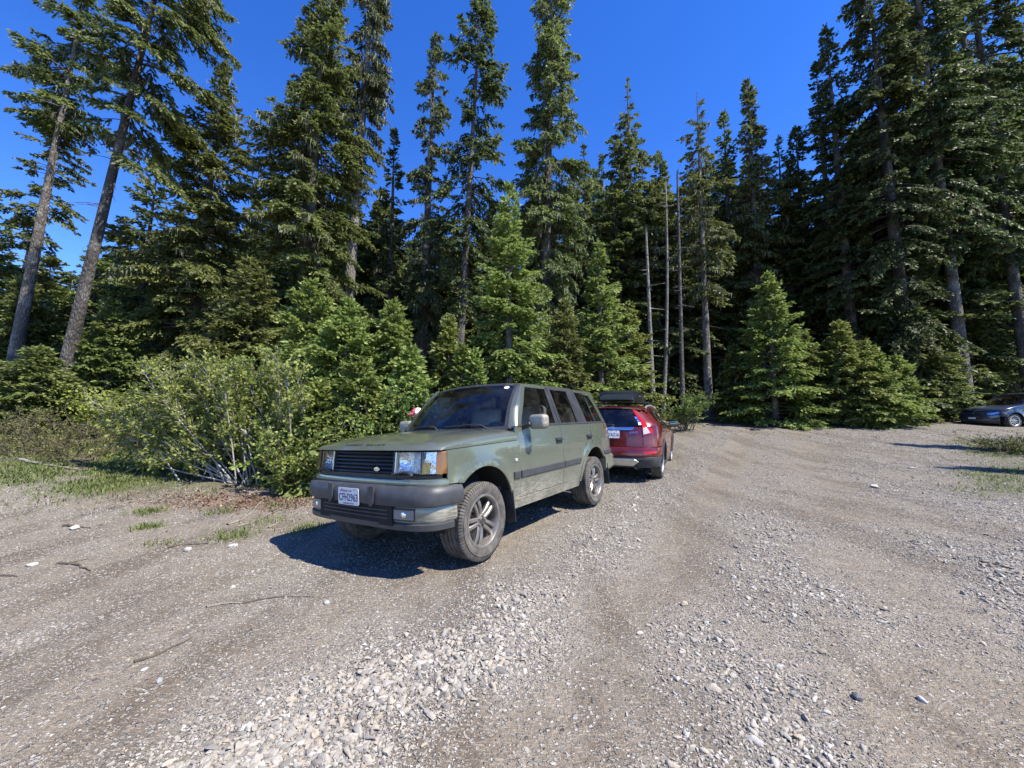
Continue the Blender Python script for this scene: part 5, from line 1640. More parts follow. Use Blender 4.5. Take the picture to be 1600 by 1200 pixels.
def tree_at(px, depth, top_py, label, lean=0, group='tall conifers along the edge of the lot', name='conifer_tree', meshes=None, rz=0, wide=1.0, **kw):
    x = place(px, depth); h = height_for(top_py, depth, x)
    if meshes is None:
        kw['pitch'] = float(np.clip(.0050 * depth, .068, .125)); kw['w'] = kw['pitch'] * .56
        m = conifer(h=h, **kw); sc = 1.0
    else:
        m = meshes[0]; s = h / meshes[1]; sc = (s * wide, s * wide, s)
    return plant_tree(m, x, depth, name, label, group, rz=rz, lean=(math.radians(lean), 0), sc=sc)
# ------------------------------------------------------------------ the trees one can tell apart
G1 = 'tall conifers along the edge of the lot'
# left side
tree_at(8, 14, -60, 'tall conifer leaning right with pale grey bare trunk at the photo left edge', lean=5.5, seed=11, R=2.20, hb=.60, nb=106, gap=.75, bark=M_BARK, low_e=-.25, top_e=.4, profile=.45, belly=.15, droop=.12, r0=.20, w=.05, lichen=.1, side_bias=(2.6, .2))
tree_at(-8, 21, 110, 'thin pale-trunked conifer behind the leaning one at the left edge', lean=8, seed=12, R=2.00, hb=.45, nb=100, gap=.7, bark=M_BARK, profile=.6, r0=.22)
tree_at(85, 12, -230, 'big leaning conifer with dark trunk and pale foot beside the yellow-green maple', lean=8.7, seed=13, R=2.10, hb=.45, nb=150, gap=.7, bark=M_BARK_DARK, side_bias=(.1, .45), profile=.5, droop=.3, r0=.185, w=.06, lichen=.1)
tree_at(285, 14.5, 95, 'dense pointed conifer with reddish spire behind the pale-stemmed shrub', lean=3.5, seed=14, R=3.00, hb=.10, nb=300, gap=.5, profile=.75, droop=.25, lichen=.15)
tree_at(200, 17, 250, 'lower broad conifer between the leaning trunk and the reddish-spired tree', lean=3, seed=15, R=2.70, hb=.08, nb=212, gap=.5)
tree_at(60, 18.5, 400, 'dull conifer low between the two leaning trunks', seed=38, R=2.6, hb=.04, nb=200, gap=.5, profile=.7)
tree_at(135, 19.5, 385, 'dull conifer just right behind the dark leaning trunk', seed=39, R=2.6, hb=.04, nb=200, gap=.5, profile=.7)
tree_at(-45, 17, 300, 'conifer half out of the photo at the left edge', seed=40, R=2.4, hb=.05, nb=180, gap=.5, profile=.7)
tree_at(462, 14.5, -75, 'broad dense conifer crowded left of the mossy pale trunk', lean=2.0, seed=16, R=2.80, hb=.14, nb=375, gap=.45, profile=.62, droop=.2, lichen=.25, needles=M_NEEDLE)
tree_at(530, 16, -130, 'tall conifer with pale mossy trunk showing halfway up and lichen-hung top', lean=2.6, seed=17, R=1.40, hb=.42, nb=237, gap=.6, profile=.4, droop=.45, lichen=.7, bark=M_SNAG, needles=M_NEEDLE_DARK, r0=.28)
tree_at(606, 22, 200, 'short brownish spire between the mossy trunk and the slim lichen tree', seed=18, R=1.90, hb=.12, nb=187, gap=.5, needles=M_NEEDLE_DARK)
tree_at(655, 21, 48, 'slim sparse conifer hung with grey lichen left of the dark spire', lean=1.5, seed=19, R=1.90, hb=.14, nb=212, gap=.7, droop=.5, profile=.5, lichen=.7, needles=M_NEEDLE_DARK)
tree_at(712, 17, -40, 'very dark tall conifer with black trunk rising behind the green wagon roof', lean=2.8, seed=20, R=2.10, hb=.22, nb=225, gap=.72, droop=.42, profile=.42, needles=M_NEEDLE_DARK, r0=.2)
tree_at(846, 18, -40, 'lichen-draped tall conifer right of the very dark one', lean=1.8, seed=21, R=2.50, hb=.20, nb=312, gap=.6, droop=.42, profile=.5, lichen=.9)
tree_at(918, 27, 225, 'slender far conifer seen beside the lichen-draped tree', seed=22, R=2.20, hb=.1, nb=162, gap=.5, needles=M_NEEDLE_DARK)
tree_at(947, 28, 240, 'small pointed far conifer left of the bare-topped tree', seed=23, R=2.20, hb=.1, nb=162, gap=.5, needles=M_NEEDLE_DARK)
tree_at(992, 24, 122, 'conifer with a thin bare crow-nest top behind the young firs', seed=24, R=3.20, hb=.28, nb=225, gap=.5, profile=0.85, dead_top=.16, lichen=.3)
tree_at(1042, 26, 238, 'rounded conifer just right of the bare-topped tree', seed=25, R=2.90, hb=.2, nb=200, profile=0.75, gap=.5)
tree_at(1107, 21, 140, 'sparse conifer with bare spike top and bluish trunk down to the bush', seed=26, R=2.00, hb=.36, nb=162, gap=.7, profile=0.70, dead_top=.18, lichen=.6, bark=M_BARK, r0=.22)
tree_at(1150, 26, 172, 'pointed conifer between the spike-topped tree and the windswept one', seed=27, R=2.50, hb=.12, nb=187, profile=0.80, gap=.5)
tree_at(1192, 24.5, 122, 'windswept tall conifer with heavy lichen clumps and a bushy tip', seed=28, R=2.50, hb=.2, nb=250, gap=.7, droop=.35, profile=0.75, lichen=.8)
tree_at(1238, 27, 212, 'shorter conifer hidden left of the broad pointed one', seed=29, R=2.60, hb=.1, nb=175, gap=.5)
tree_at(1268, 25, 198, 'broad pointed conifer left of the twin-topped dark tree', seed=30, R=3.20, hb=.1, nb=275, gap=.45, profile=.7, droop=.3)
tree_at(1340, 21.5, 38, 'dark tall conifer with the higher of two close spires', lean=-1, seed=31, R=2.30, hb=.08, nb=312, gap=.5, profile=.6, droop=.3, needles=M_NEEDLE_DARK)
tree_at(1318, 23, 95, 'dark conifer with the lower of two close spires', lean=-1, seed=32, R=2.00, hb=.1, nb=225, gap=.55, profile=.6, needles=M_NEEDLE_DARK)
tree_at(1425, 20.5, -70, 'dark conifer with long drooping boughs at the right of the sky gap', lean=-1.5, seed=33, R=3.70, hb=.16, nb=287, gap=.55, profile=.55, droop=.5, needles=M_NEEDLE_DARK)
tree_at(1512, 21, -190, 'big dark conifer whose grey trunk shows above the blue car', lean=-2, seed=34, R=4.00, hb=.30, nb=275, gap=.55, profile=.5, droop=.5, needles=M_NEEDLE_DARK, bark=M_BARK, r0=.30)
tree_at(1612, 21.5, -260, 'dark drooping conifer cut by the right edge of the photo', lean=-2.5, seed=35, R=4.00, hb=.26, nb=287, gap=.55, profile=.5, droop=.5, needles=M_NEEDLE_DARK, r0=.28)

tree_at(1470, 24, -20, 'dark conifer filling the gap between the two right-hand trunks', lean=-1, seed=36, R=3.4, hb=.1, nb=260, gap=.5, profile=.5, droop=.45, needles=M_NEEDLE_DARK)
tree_at(1570, 25, -90, 'dark conifer behind the grey trunk at the right edge', lean=-1, seed=37, R=3.4, hb=.1, nb=260, gap=.5, profile=.5, droop=.45, needles=M_NEEDLE_DARK)

# dead snags
def snag(px, depth, top, r0, label, lean=0, seed=0, stubs=10, mat=None, bend=.0):
    x = place(px, depth); h = height_for(top, depth, x)
    r = np.random.default_rng(seed)
    o = empty('dead_snag', (x, depth, float(gz(x, depth)) - .1))
    zz = np.linspace(0, h, 14); q = zz / h
    b = bend * np.sin(q * 3) * .5
    v, f = tube_np(np.stack([b, b * .4, zz], -1), r0 * (1 - .62 * q) + .2 * r0 * np.exp(-zz / .4), 10)
    # splintered top
    top_ring = v[-10:]; top_ring[:, 2] += r.uniform(-.35, .25, 10); v[-10:] = top_ring
    mesh_np('trunk', v, f, mat or M_SNAG, o, smooth=True)
    for _ in range(stubs):
        z = r.uniform(.25, .97) * h; a = r.uniform(0, 6.28); L = r.uniform(.15, .7)
        s = np.linspace(0, 1, 4); c = np.array([np.interp(z, zz, b), np.interp(z, zz, b) * .4, z]) + np.array([math.cos(a), math.sin(a), -.15]) * (L * s)[:, None]
        tube('stub', c, np.linspace(.03, .006, 4), mat or M_SNAG, o, 5)
    o.rotation_euler = (0, math.radians(lean), 0)
    tag(o, label, 'dead tree', 'dead snags standing in front of the forest')
snag(1021, 17.5, 355, .12, 'shortest pale snag with snapped top beside the young firs', -.8, 1, 12)
snag(1035, 20, 282, .10, 'slim white leaning snag just right of the shortest one', 2.2, 2, 20, bend=.35)
snag(1066, 19, 262, .12, 'tall grey-brown snag with stubs left of the bluish trunk', .6, 3, 34, M_BARK_DARK)

# young firs in front of the forest
G2 = 'young firs at the front of the forest'
YK = dict(needles=M_NEEDLE_YOUNG, tiers=True, top_e=.9, low_e=-.05, droop=.16, profile=.8, belly=.08, gap=.3, hb=.03, w=.034, pitch=.062, tint=.35, bark=M_BARK)
def young(px, depth, top, label, seed, R=None, **kw):
    x = place(px, depth); h = height_for(top, depth, x)
    k = dict(YK); k.update(kw)
    return tree_at(px, depth, top, label, seed=seed, group=G2, name='young_fir_tree', R=R or h * .27, **k)
young(795, 11.5, 288, 'tall bright young fir behind the green wagon', 51, R=1.96, w=.036)
young(1210, 18.6, 425, 'bright young fir with spreading lower boughs left of the white boulder', 52, R=2.58)
young(1318, 18.6, 500, 'bushy bright young fir right of the white boulder', 53, R=2.52)
young(1365, 18.2, 540, 'low rounded young fir touching the bushy bright one', 54, R=1.88)
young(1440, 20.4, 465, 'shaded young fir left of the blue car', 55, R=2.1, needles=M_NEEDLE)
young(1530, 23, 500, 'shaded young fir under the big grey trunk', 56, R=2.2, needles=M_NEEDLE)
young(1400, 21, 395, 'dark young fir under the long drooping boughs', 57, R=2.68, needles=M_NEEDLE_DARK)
young(940, 14.6, 372, 'slim tall young fir above the roof box', 58, R=1.80)
young(985, 16, 470, 'young fir between the slim tall one and the shortest snag', 59, R=1.90)
young(884, 13, 470, 'dull green young fir behind the rear of the green wagon', 60, R=1.57, needles=M_NEEDLE)
young(700, 9.8, 498, 'small fir leader poking above the yellow shrub', 61, R=1.06)
young(722, 9.3, 538, 'tiny fir left above the windscreen', 62, R=0.62)
young(742, 9.2, 545, 'tiny fir right above the windscreen', 63, R=0.62)
young(610, 9.6, 470, 'leafy-looking young fir left of the small fir leader', 64, R=1.62)
young(540, 9.2, 470, 'broad young fir directly left behind the green hood', 65, R=1.90, gap=.5)
young(480, 10, 440, 'tall soft young fir behind the pale-stemmed shrub', 66, R=2.13, gap=.5)
young(640, 8.6, 545, 'low fir behind the person in the cap', 67, R=1.23)
young(560, 7.9, 560, 'low spreading fir against the green hood', 68, R=1.29)
young(500, 7.8, 600, 'small dense fir between shrub and green headlight', 69, R=1.06)
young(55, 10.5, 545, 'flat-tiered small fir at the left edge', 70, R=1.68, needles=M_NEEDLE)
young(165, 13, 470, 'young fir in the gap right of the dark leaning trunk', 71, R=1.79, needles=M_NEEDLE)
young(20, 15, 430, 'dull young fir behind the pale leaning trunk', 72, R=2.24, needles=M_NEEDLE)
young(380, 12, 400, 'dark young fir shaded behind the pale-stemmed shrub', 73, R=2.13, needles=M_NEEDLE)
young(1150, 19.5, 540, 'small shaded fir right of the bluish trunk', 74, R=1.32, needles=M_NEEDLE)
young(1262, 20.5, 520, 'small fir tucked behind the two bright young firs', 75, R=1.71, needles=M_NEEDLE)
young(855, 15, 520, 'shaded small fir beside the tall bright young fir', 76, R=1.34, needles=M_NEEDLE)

young(1405, 19.0, 556, 'low bright fir right of the bushy bright one', 77, R=1.5)
young(1478, 20.9, 520, 'bright-tipped small fir just left of the blue car', 78, R=1.6)
young(1288, 19.9, 565, 'small fir filling the gap behind the white boulder', 79, R=1.3)
young(1165, 19.6, 575, 'knee-wide small fir on the bank right of the bright bush', 80, R=1.2)

# ------------------------------------------------------------------ the wood behind: shared shapes
arch_ = []
for k in range(5):
    hh = 17.0
    arch_.append((conifer(200 + k, hh, 2.9 + .25 * k, hb=.04 + .03 * k, nb=230, gap=.45, profile=.6 + .06 * k, droop=.3, needles=M_NEEDLE_DARK if k % 2 else M_NEEDLE, w=.075, pitch=.12, sparse=1.1, lichen=.15), hh))
def wz(px):
    for lim, t in ((120, 'behind the leaning trunks at the left'), (330, 'behind the reddish-spired tree'), (560, 'behind the broad dense conifer and mossy trunk'), (700, 'behind the slim lichen tree'),
                   (820, 'behind the very dark conifer'), (960, 'behind the lichen-draped conifer'), (1080, 'behind the three snags'), (1230, 'behind the windswept conifer'), (1400, 'behind the twin-spired dark conifer')):
        if px < lim: return t
    return 'behind the drooping dark conifers at the right'
rb = np.random.default_rng(5)
k = 0
for row, (dep, step) in enumerate(((23.5, 3.2), (28, 3.6), (34, 4.2), (43, 5.0), (54, 6.5))):
    xx = -1.45 * dep
    while xx < 1.5 * dep:
        x = xx + rb.uniform(-1, 1); y = dep + rb.uniform(-2, 2)
        px = 800 + x / y * PXF
        # keep the open sky of the photograph: the crest of the wood follows its tree line
        crest = np.interp(px, [-200, 0, 100, 180, 260, 380, 430, 600, 640, 700, 800, 900, 1000, 1060, 1160, 1290, 1400, 1600, 1900],
                              [430, 400, 420, 400, 300, 320, 250, 310, 340, 340, 310, 280, 275, 275, 255, 270, 180, 100, 60])
        top = crest + rb.uniform(-15, 75)
        h = height_for(top, y, x)
        if h > 4 and y > float(edge_y(x)) + 2.5:
            m, hh = arch_[k % 5]
            s = h / hh
            plant_tree(m, x, y, 'conifer_tree', 'conifer of the wood ' + wz(px), 'conifers of the wood ' + wz(px), rz=rb.uniform(0, 6.28), sc=(max(s, .8) * 1.3, max(s, .8) * 1.3, s))
            k += 1
        xx += step * rb.uniform(.75, 1.3)
print('background trees', k)
# trees beyond the right edge of the photo: their shadows lie across the lot
for j, (x, y, h) in enumerate(((22.5, 8.4, 15.5), (19.6, 4.9, 14.5), (33, 8.5, 16))):
    m, hh = arch_[(j + 1) % 5]
    s = h / hh
    plant_tree(m, x, y, 'conifer_tree', 'conifer just outside the right edge whose shadow falls on the gravel', 'conifers right of the lot', rz=j * 1.3, sc=(s * .8, s * .8, s))
# ------------------------------------------------------------------ broad-leaved shrubs, grass, sticks
def mat_leaf(name, c0, c1, c2, trans=.4):
    return mat_needles(name, c0, c1, c2, trans)
M_LEAF = mat_leaf('alder_leaf', (.11, .15, .03), (.23, .29, .06), (.38, .43, .13))
M_LEAF_YEL = mat_leaf('yellow_green_leaf', (.10, .13, .02), (.22, .26, .035), (.36, .40, .06))
M_LEAF_OLIVE = mat_leaf('olive_leaf', (.085, .095, .026), (.165, .175, .048), (.27, .27, .09))
M_LEAF_GREEN = mat_leaf('fresh_leaf', (.065, .12, .024), (.13, .215, .045), (.22, .32, .08))
M_GRASS = mat_leaf('grass_blade', (.07, .10, .022), (.135, .175, .04), (.27, .27, .11))

def leaves(acc, P, D, size, r, tint=.45):
    n = len(P)
    d = unit(D + r.normal(0, .55, (n, 3)))
    s = unit(np.cross(d, r.normal(0, .5, (n, 3)) + np.array([0, 0, 1.0]))); u = np.cross(s, d)
    l = size * r.uniform(.7, 1.35, n); w = l * r.uniform(.30, .42, n)
    a = P; m1 = P + d * (l * .5)[:, None] + s * w[:, None] + u * (w * .3)[:, None]; m2 = P + d * (l * .5)[:, None] - s * w[:, None] + u * (w * .3)[:, None]
    b = P + d * l[:, None] - u * (l * .12)[:, None]
    V = np.stack([a, b, m1, m2], 1).reshape(-1, 3); k = np.arange(n) * 4
    F = np.stack([np.stack([k, k + 1, k + 2], -1), np.stack([k, k + 3, k + 1], -1)], 1).reshape(-1, 3)
    acc.add(V, F, np.repeat(np.clip(tint + r.normal(0, .2, n), 0, 1), 4))

def shrub(seed, stems, leaf_size, leaf_mat, stem_mat, label, loc, group, name='shrub', per=14, sub=9, leaf_every=.045, stem_r=.018, bare=.25, sublen=.45, tint=.45, cat='shrub'):
    """stems: list of polylines (relative to loc)"""
    r = np.random.default_rng(seed)
    o = empty(name, loc)
    st = Acc(); lf = Acc(); TC = []; LP = []; LD = []; LT = []
    for pts in stems:
        c = catmull(pts, 5); n = len(c)
        Ltot = np.sum(np.linalg.norm(np.diff(c, axis=0), axis=1))
        v, f = tube_np(c, np.linspace(stem_r * min(1.2, .5 + Ltot * .3), .004, n), 5)
        tube_me = Acc(); tube_me.add(v, f)
        me = tube_me.mesh('stem', [stem_mat]); me.polygons.foreach_set('use_smooth', np.ones(len(me.polygons), dtype=bool))
        link(bpy.data.objects.new('stem', me), o)
        T = unit(np.gradient(c, axis=0)); s = np.linspace(0, 1, n)
        for q in range(int(sub * max(.4, Ltot / 1.5))):
            a = r.uniform(bare, 1.0)
            p = np.array([np.interp(a, s, c[:, k]) for k in range(3)]); t_ = np.array([np.interp(a, s, T[:, k]) for k in range(3)])
            d = unit(t_ * .7 + r.normal(0, .6, 3) + np.array([0, 0, .15])); L = sublen * r.uniform(.4, 1.2) * (1.15 - .6 * a)
            e = np.linspace(0, 1, 4); cc = p + d * (L * e)[:, None]; cc[:, 2] += .1 * L * e ** 2
            TC.append(cc)
            m = max(3, int(L / leaf_every)); g = r.uniform(.1, 1.05, m)
            LP.append(p + d * (L * g)[:, None] + r.normal(0, .025, (m, 3))); LD.append(np.tile(d, (m, 1))); LT.append(np.full(m, tint + .15 * a))
    leaves(lf, np.vstack(LP), np.vstack(LD), leaf_size, r, np.concatenate(LT))
    if TC: tubes_batch(st, TC, np.tile(np.linspace(.006, .002, 4), (len(TC), 1)))
    if st.v: link(bpy.data.objects.new('twigs', st.mesh('twigs', [stem_mat])), o)['kind'] = 'stuff'
    link(bpy.data.objects.new('foliage', lf.mesh('foliage', [leaf_mat])), o)
    tag(o, label, cat, group)
    return o

def fan(r, n, H, spread, az=None, bow=.25):
    out = []
    for i in range(n):
        a = r.uniform(0, 6.28) if az is None else az + r.normal(0, .5)
        h = H * r.uniform(.6, 1.1); sp = spread * r.uniform(.2, 1.1)
        b = np.array([math.cos(a), math.sin(a), 0])
        s0 = b * r.uniform(0, .25) + np.array([r.normal(0, .1), r.normal(0, .1), -.05])
        out.append([s0, s0 + b * sp * .3 + np.array([0, 0, h * .4]), s0 + b * sp * .65 + np.array([0, 0, h * .75]), s0 + b * sp * (1 + bow) + np.array([0, 0, h])])
    return out

G3 = 'shrubs along the edge of the lot'
def gp(px, py):
    p = on_ground(px, py); return (p[0], p[1], float(gz(p[0], p[1])))
r4 = np.random.default_rng(44)
# the big pale-stemmed shrub: stems sweep up and to the left from a few feet
base = gp(372, 757)
stems = []
for i in range(44):
    b0 = np.array([r4.normal(0.15, .55), r4.uniform(-.15, .8), -.05])
    side_ = r4.uniform(-1, .75); h = r4.uniform(1.5, 2.55) * (1 - .25 * max(0, -side_ - .5))
    dx = -1.0 * (.45 + r4.random() * 1.25) if side_ < .25 else r4.uniform(-.4, .5)
    dy = r4.uniform(-.5, .5)
    stems.append([b0, b0 + np.array([dx * .45, dy * .3, h * .38]), b0 + np.array([dx * .85, dy * .7, h * .75]), b0 + np.array([dx * 1.05, dy, h])])
for dx, h in ((-3.0, 1.55), (-2.5, .95), (-1.9, 1.15), (-2.2, .45)):      # the long low stems reaching left
    stems.append([np.array([-.1, .1, 0]), np.array([dx * .4, 0, h * .42]), np.array([dx * .75, .1, h * .75]), np.array([dx, .15, h])])
shrub(5, stems, .062, M_LEAF, M_STEM, 'large pale-stemmed leafy shrub sprawling left of the green wagon', base, G3, 'alder_shrub', sub=24, leaf_every=.022, stem_r=.014, bare=.22, sublen=.5)
b = gp(455, 752)
shrub(6, fan(r4, 20, 1.7, .9), .055, M_LEAF_GREEN, M_STEM, 'leafy green shrub between the pale-stemmed shrub and the front of the green wagon', (b[0], b[1] + .5, b[2]), G3, sub=15, leaf_every=.028, bare=.1, sublen=.4)
b = gp(690, 700); 
shrub(7, fan(r4, 16, 1.65, .7), .05, M_LEAF_YEL, M_STEM, 'yellow-green shrub behind the windscreen of the green wagon', (place(690, 8.4), 8.4, float(gz(place(690, 8.4), 8.4))), G3, sub=14, leaf_every=.035, bare=.15, sublen=.4, tint=.35)
for j, (px, dep, H, mt, lab) in enumerate(((300, 9.6, 1.5, M_LEAF_GREEN, 'dark-based leafy bush right behind the pale-stemmed shrub'), (240, 10.2, 1.2, M_LEAF, 'light leafy bush behind the long reaching stems'),
                                           (410, 9.3, 1.9, M_LEAF, 'tall light leafy bush behind the right half of the pale-stemmed shrub'), (520, 8.2, 1.35, M_LEAF_GREEN, 'fresh green bush close behind the green hood'),
                                           (585, 7.9, 1.75, M_LEAF, 'lime leafy bush right behind the middle of the green hood'), (630, 8.3, 1.8, M_LEAF_GREEN, 'leafy bush just left of the person in the cap'), (470, 7.3, 1.2, M_LEAF, 'lime leafy bush beside the green headlight'), (440, 8.4, 2.2, M_LEAF, 'tallest lime leafy bush between pale-stemmed shrub and hood'))):
    x_ = place(px, dep)
    shrub(50 + j, fan(r4, 22, H, .8), .06, mt, M_TWIG, lab, (x_, dep, float(gz(x_, dep))), G3, sub=16, leaf_every=.026, bare=.08, sublen=.45, stem_r=.012)
x_ = place(150, 10.2)
shrub(8, fan(r4, 16, 1.1, .75), .075, M_LEAF_YEL, M_TWIG, 'bright yellow-green low maple below the dark leaning trunk', (x_, 10.2, float(gz(x_, 10.2))), G3, sub=12, leaf_every=.035, sublen=.35, tint=.6)
for j, (px, dep, H, lab) in enumerate(((20, 9.2, .75, 'olive huckleberry bush at the left edge below the flat-tiered fir'), (95, 9.0, .65, 'low olive huckleberry bush next to the bright maple'),
                                       (60, 10.4, .9, 'taller olive bush behind the left edge huckleberries'), (200, 9.6, .6, 'low olive bush under the long reaching stems'), (-60, 9.5, .9, 'olive bush half out of the photo at the left'),
                                       (130, 8.4, .4, 'knee-high olive bush nearest the open dirt at the left'), (45, 8.3, .4, 'knee-high olive bush left of the nearest one'))):
    x_ = place(px, dep)
    shrub(20 + j, fan(r4, 22, H, .7), .035, M_LEAF_OLIVE, M_TWIG, lab, (x_, dep, float(gz(x_, dep))), G3, sub=14, leaf_every=.028, sublen=.3, stem_r=.009, bare=.2)
x_ = place(1068, 16.5)
shrub(30, fan(r4, 22, 1.5, 1.2), .075, M_LEAF_GREEN, M_TWIG, 'bright green bush on the bank below the bluish trunk', (x_, 16.5, float(gz(x_, 16.5))), G3, sub=14, leaf_every=.035, sublen=.5, tint=.35)
x_ = place(1572, 11.9)
shrub(31, fan(r4, 26, .42, 1.0), .05, M_LEAF_OLIVE, M_TWIG, 'low spreading shrub on the right verge in front of the blue car', (x_, 11.9, float(gz(x_, 11.9))), G3, sub=16, leaf_every=.03, sublen=.4, stem_r=.012, bare=.15, tint=.35)
x_ = place(1625, 11.5)
shrub(32, fan(r4, 22, .5, .9), .05, M_LEAF_GREEN, M_TWIG, 'greener verge shrub running out of the photo on the right', (x_, 11.5, float(gz(x_, 11.5))), G3, sub=14, leaf_every=.03, sublen=.4, stem_r=.012, tint=.3)

# grass: blades nobody could count
def grass_field():
    r = np.random.default_rng(9)
    N = 95000
    x = np.concatenate([r.uniform(-20, -3.0, N), r.uniform(7, 26, N // 2), r.uniform(-9, 2, N // 5)]); y = np.concatenate([r.uniform(5.4, 14, N), r.uniform(6.5, 16, N // 2), r.uniform(5.8, 9, N // 5)])
    fo, gr, li, lo = zones(x, y)
    cl = fbm(x * 1.3, y * 1.3, 61, 2) + .07
    keep = r.random(len(x)) < np.clip(gr * 1.1 * smoothstep(.35, .6, cl) + .18 * fo * smoothstep(.5, .65, cl) * (y < edge_y(x) + 3), 0, 1)
    # a few separate tufts
    tx, ty = [], []
    for px, py, n, sp in ((231, 800, 260, .09), (232, 825, 200, .08), (366, 838, 300, .12), (340, 800, 120, .12), (255, 850, 60, .1), (470, 830, 150, .12), (490, 822, 120, .1), (440, 790, 120, .2), (150, 760, 500, .5), (120, 775, 300, .5), (420, 815, 150, .15)):
        p = on_ground(px, py); tx.append(r.normal(p[0], sp, n)); ty.append(r.normal(p[1], sp, n))
    x = np.concatenate([x[keep]] + tx); y = np.concatenate([y[keep]] + ty); n = len(x)
    z = gzf(x, y) - .01
    h = r.uniform(.025, .09, n); a = r.uniform(0, 6.28, n); ln = r.uniform(.3, 1.3, n) * h; w = r.uniform(.003, .007, n) * np.clip(np.hypot(x, y) / 7, 1, 1.8)
    d = np.stack([np.cos(a), np.sin(a), 0 * a], -1); s = np.stack([-np.sin(a), np.cos(a), 0 * a], -1)
    P = np.stack([x, y, z], -1)
    m = P + d * (ln * .35)[:, None]; m[:, 2] += h * .6; t = P + d * ln[:, None]; t[:, 2] += h
    V = np.stack([P - s * w[:, None], P + s * w[:, None], m + s * (w * .7)[:, None], m - s * (w * .7)[:, None], t], 1).reshape(-1, 3); k = np.arange(n) * 5
    F = np.stack([np.stack([k, k + 1, k + 2], -1), np.stack([k, k + 2, k + 3], -1), np.stack([k + 3, k + 2, k + 4], -1)], 1).reshape(-1, 3)
    A = Acc(); A.add(V, F, np.repeat(np.clip(r.normal(.45, .22, n), 0, 1), 5))
    o = link(bpy.data.objects.new('grass', A.mesh('grass', [M_GRASS])))
    tag(o, 'tufts of green grass along both edges of the lot', 'grass', kind='stuff')
    print('grass', n)
grass_field()

# dead leaves and needles on the ground
def litter():
    r = np.random.default_rng(19)
    N = 26000
    x = np.concatenate([r.normal(-4.2, 1.2, N // 2), r.uniform(-9, 1, N // 2)]); y = np.concatenate([r.normal(6.45, .45, N // 2), r.uniform(5.6, 9, N // 2)])
    fo, gr, li, lo = zones(x, y)
    keep = r.random(N) < np.clip(li * .55 + .03, 0, 1)
    x, y = x[keep], y[keep]; n = len(x)
    P = np.stack([x, y, gzf(x, y) + .004], -1); a = r.uniform(0, 6.28, n)
    d = np.stack([np.cos(a), np.sin(a), r.normal(0, .2, n)], -1)
    A = Acc(); leaves(A, P, d, .035, r, .5)
    t = NT('dead_leaf'); at_ = t.n('Attribute', attribute_name='tint')
    m = t.done(t.principled(Base_Color=t.ramp(at_.outputs['Fac'], [(0, (.06, .035, .024)), (.5, (.15, .080, .050)), (1, (.33, .25, .17))]), Roughness=.9))
    o = link(bpy.data.objects.new('leaf_litter', A.mesh('leaf_litter', [m])))
    tag(o, 'rust-brown dead leaves scattered below the pale-stemmed shrub', 'leaf litter', kind='stuff')
litter()

# sticks one can pick out
M_DEADWOOD = simple('weathered_wood', (.21, .185, .155), .9, vary=.35)
G4 = 'fallen sticks on the ground'
def stick(pts, rad, label, mat=None, seed=0, forks=0):
    r = np.random.default_rng(seed)
    w = []
    for px, py in pts:
        p = on_ground(px, py); w.append((p[0], p[1], float(gzf(p[0], p[1])) + rad * .7))
    w = np.array(w); c = catmull(w, 6) if len(w) > 2 else np.linspace(w[0], w[1], 8)
    c = c + r.normal(0, rad * .5, c.shape) * np.array([1, 1, .3]); base_ = c[0].copy()
    A = Acc(); v, f = tube_np(c - base_, np.linspace(rad, rad * .45, len(c)), 6); A.add(v, f)
    for _ in range(forks):
        i = r.integers(1, len(c) - 2); d = unit(c[i + 1] - c[i] + r.normal(0, .06, 3) * np.array([1, 1, .3])); L = np.linalg.norm(c[-1] - c[0]) * .3
        q = np.stack([c[i] - base_ + d * L * s for s in (0, .5, 1)]); q[:, 2] = np.maximum(q[:, 2], 0)
        v, f = tube_np(q, [rad * .6, rad * .4, rad * .2], 5); A.add(v, f)
    me = A.mesh('stick', [mat or M_TWIG]); me.polygons.foreach_set('use_smooth', np.ones(len(me.polygons), dtype=bool))
    o = link(bpy.data.objects.new('stick', me)); o.location = base_
    tag(o, label, 'stick', G4)
stick([(208, 1038), (250, 1022), (302, 996)], 0.0080, 'thin curved twig on dark dirt in the left foreground', seed=1)
stick([(88, 882), (118, 884), (140, 894)], 0.0136, 'short dark forked twig left on the dirt', seed=2, forks=1)
stick([(322, 951), (350, 946), (378, 944)], 0.0099, 'grey broken stick in front of the green wagon shadow', M_DEADWOOD, seed=3)
stick([(378, 944), (430, 934), (490, 934)], 0.0064, 'long thin twig trailing right from the grey broken stick', seed=4)
stick([(100, 823), (140, 826)], 0.0160, 'dark stick beside the flat white stone', seed=5)
stick([(1532, 880), (1560, 886), (1584, 891)], 0.0128, 'dark brown stick on the gravel near the right edge', seed=6)
stick([(355, 822), (385, 808), (412, 782)], 0.0174, 'pale slanting branch across the leaf litter', M_DEADWOOD, seed=7, forks=1)
stick([(372, 824), (400, 815), (440, 795)], 0.0112, 'grey branch under the pale slanting one', M_DEADWOOD, seed=8)
stick([(420, 826), (445, 812), (470, 797)], 0.0124, 'bleached branch left of the front bumper', M_DEADWOOD, seed=9)
stick([(400, 830), (440, 826), (500, 818)], 0.0087, 'long bleached twig near the bumper shadow', M_DEADWOOD, seed=10, forks=2)
stick([(260, 858), (290, 852), (325, 850)], 0.0120, 'dark twig beside the pale broken stone', seed=11)
stick([(440, 790), (450, 775), (462, 770)], 0.0112, 'upright broken twig in the debris by the bumper', seed=12, forks=2)
stick([(425, 800), (455, 786), (490, 780)], 0.0128, 'brown branch half buried in debris by the bumper', seed=13, forks=2)
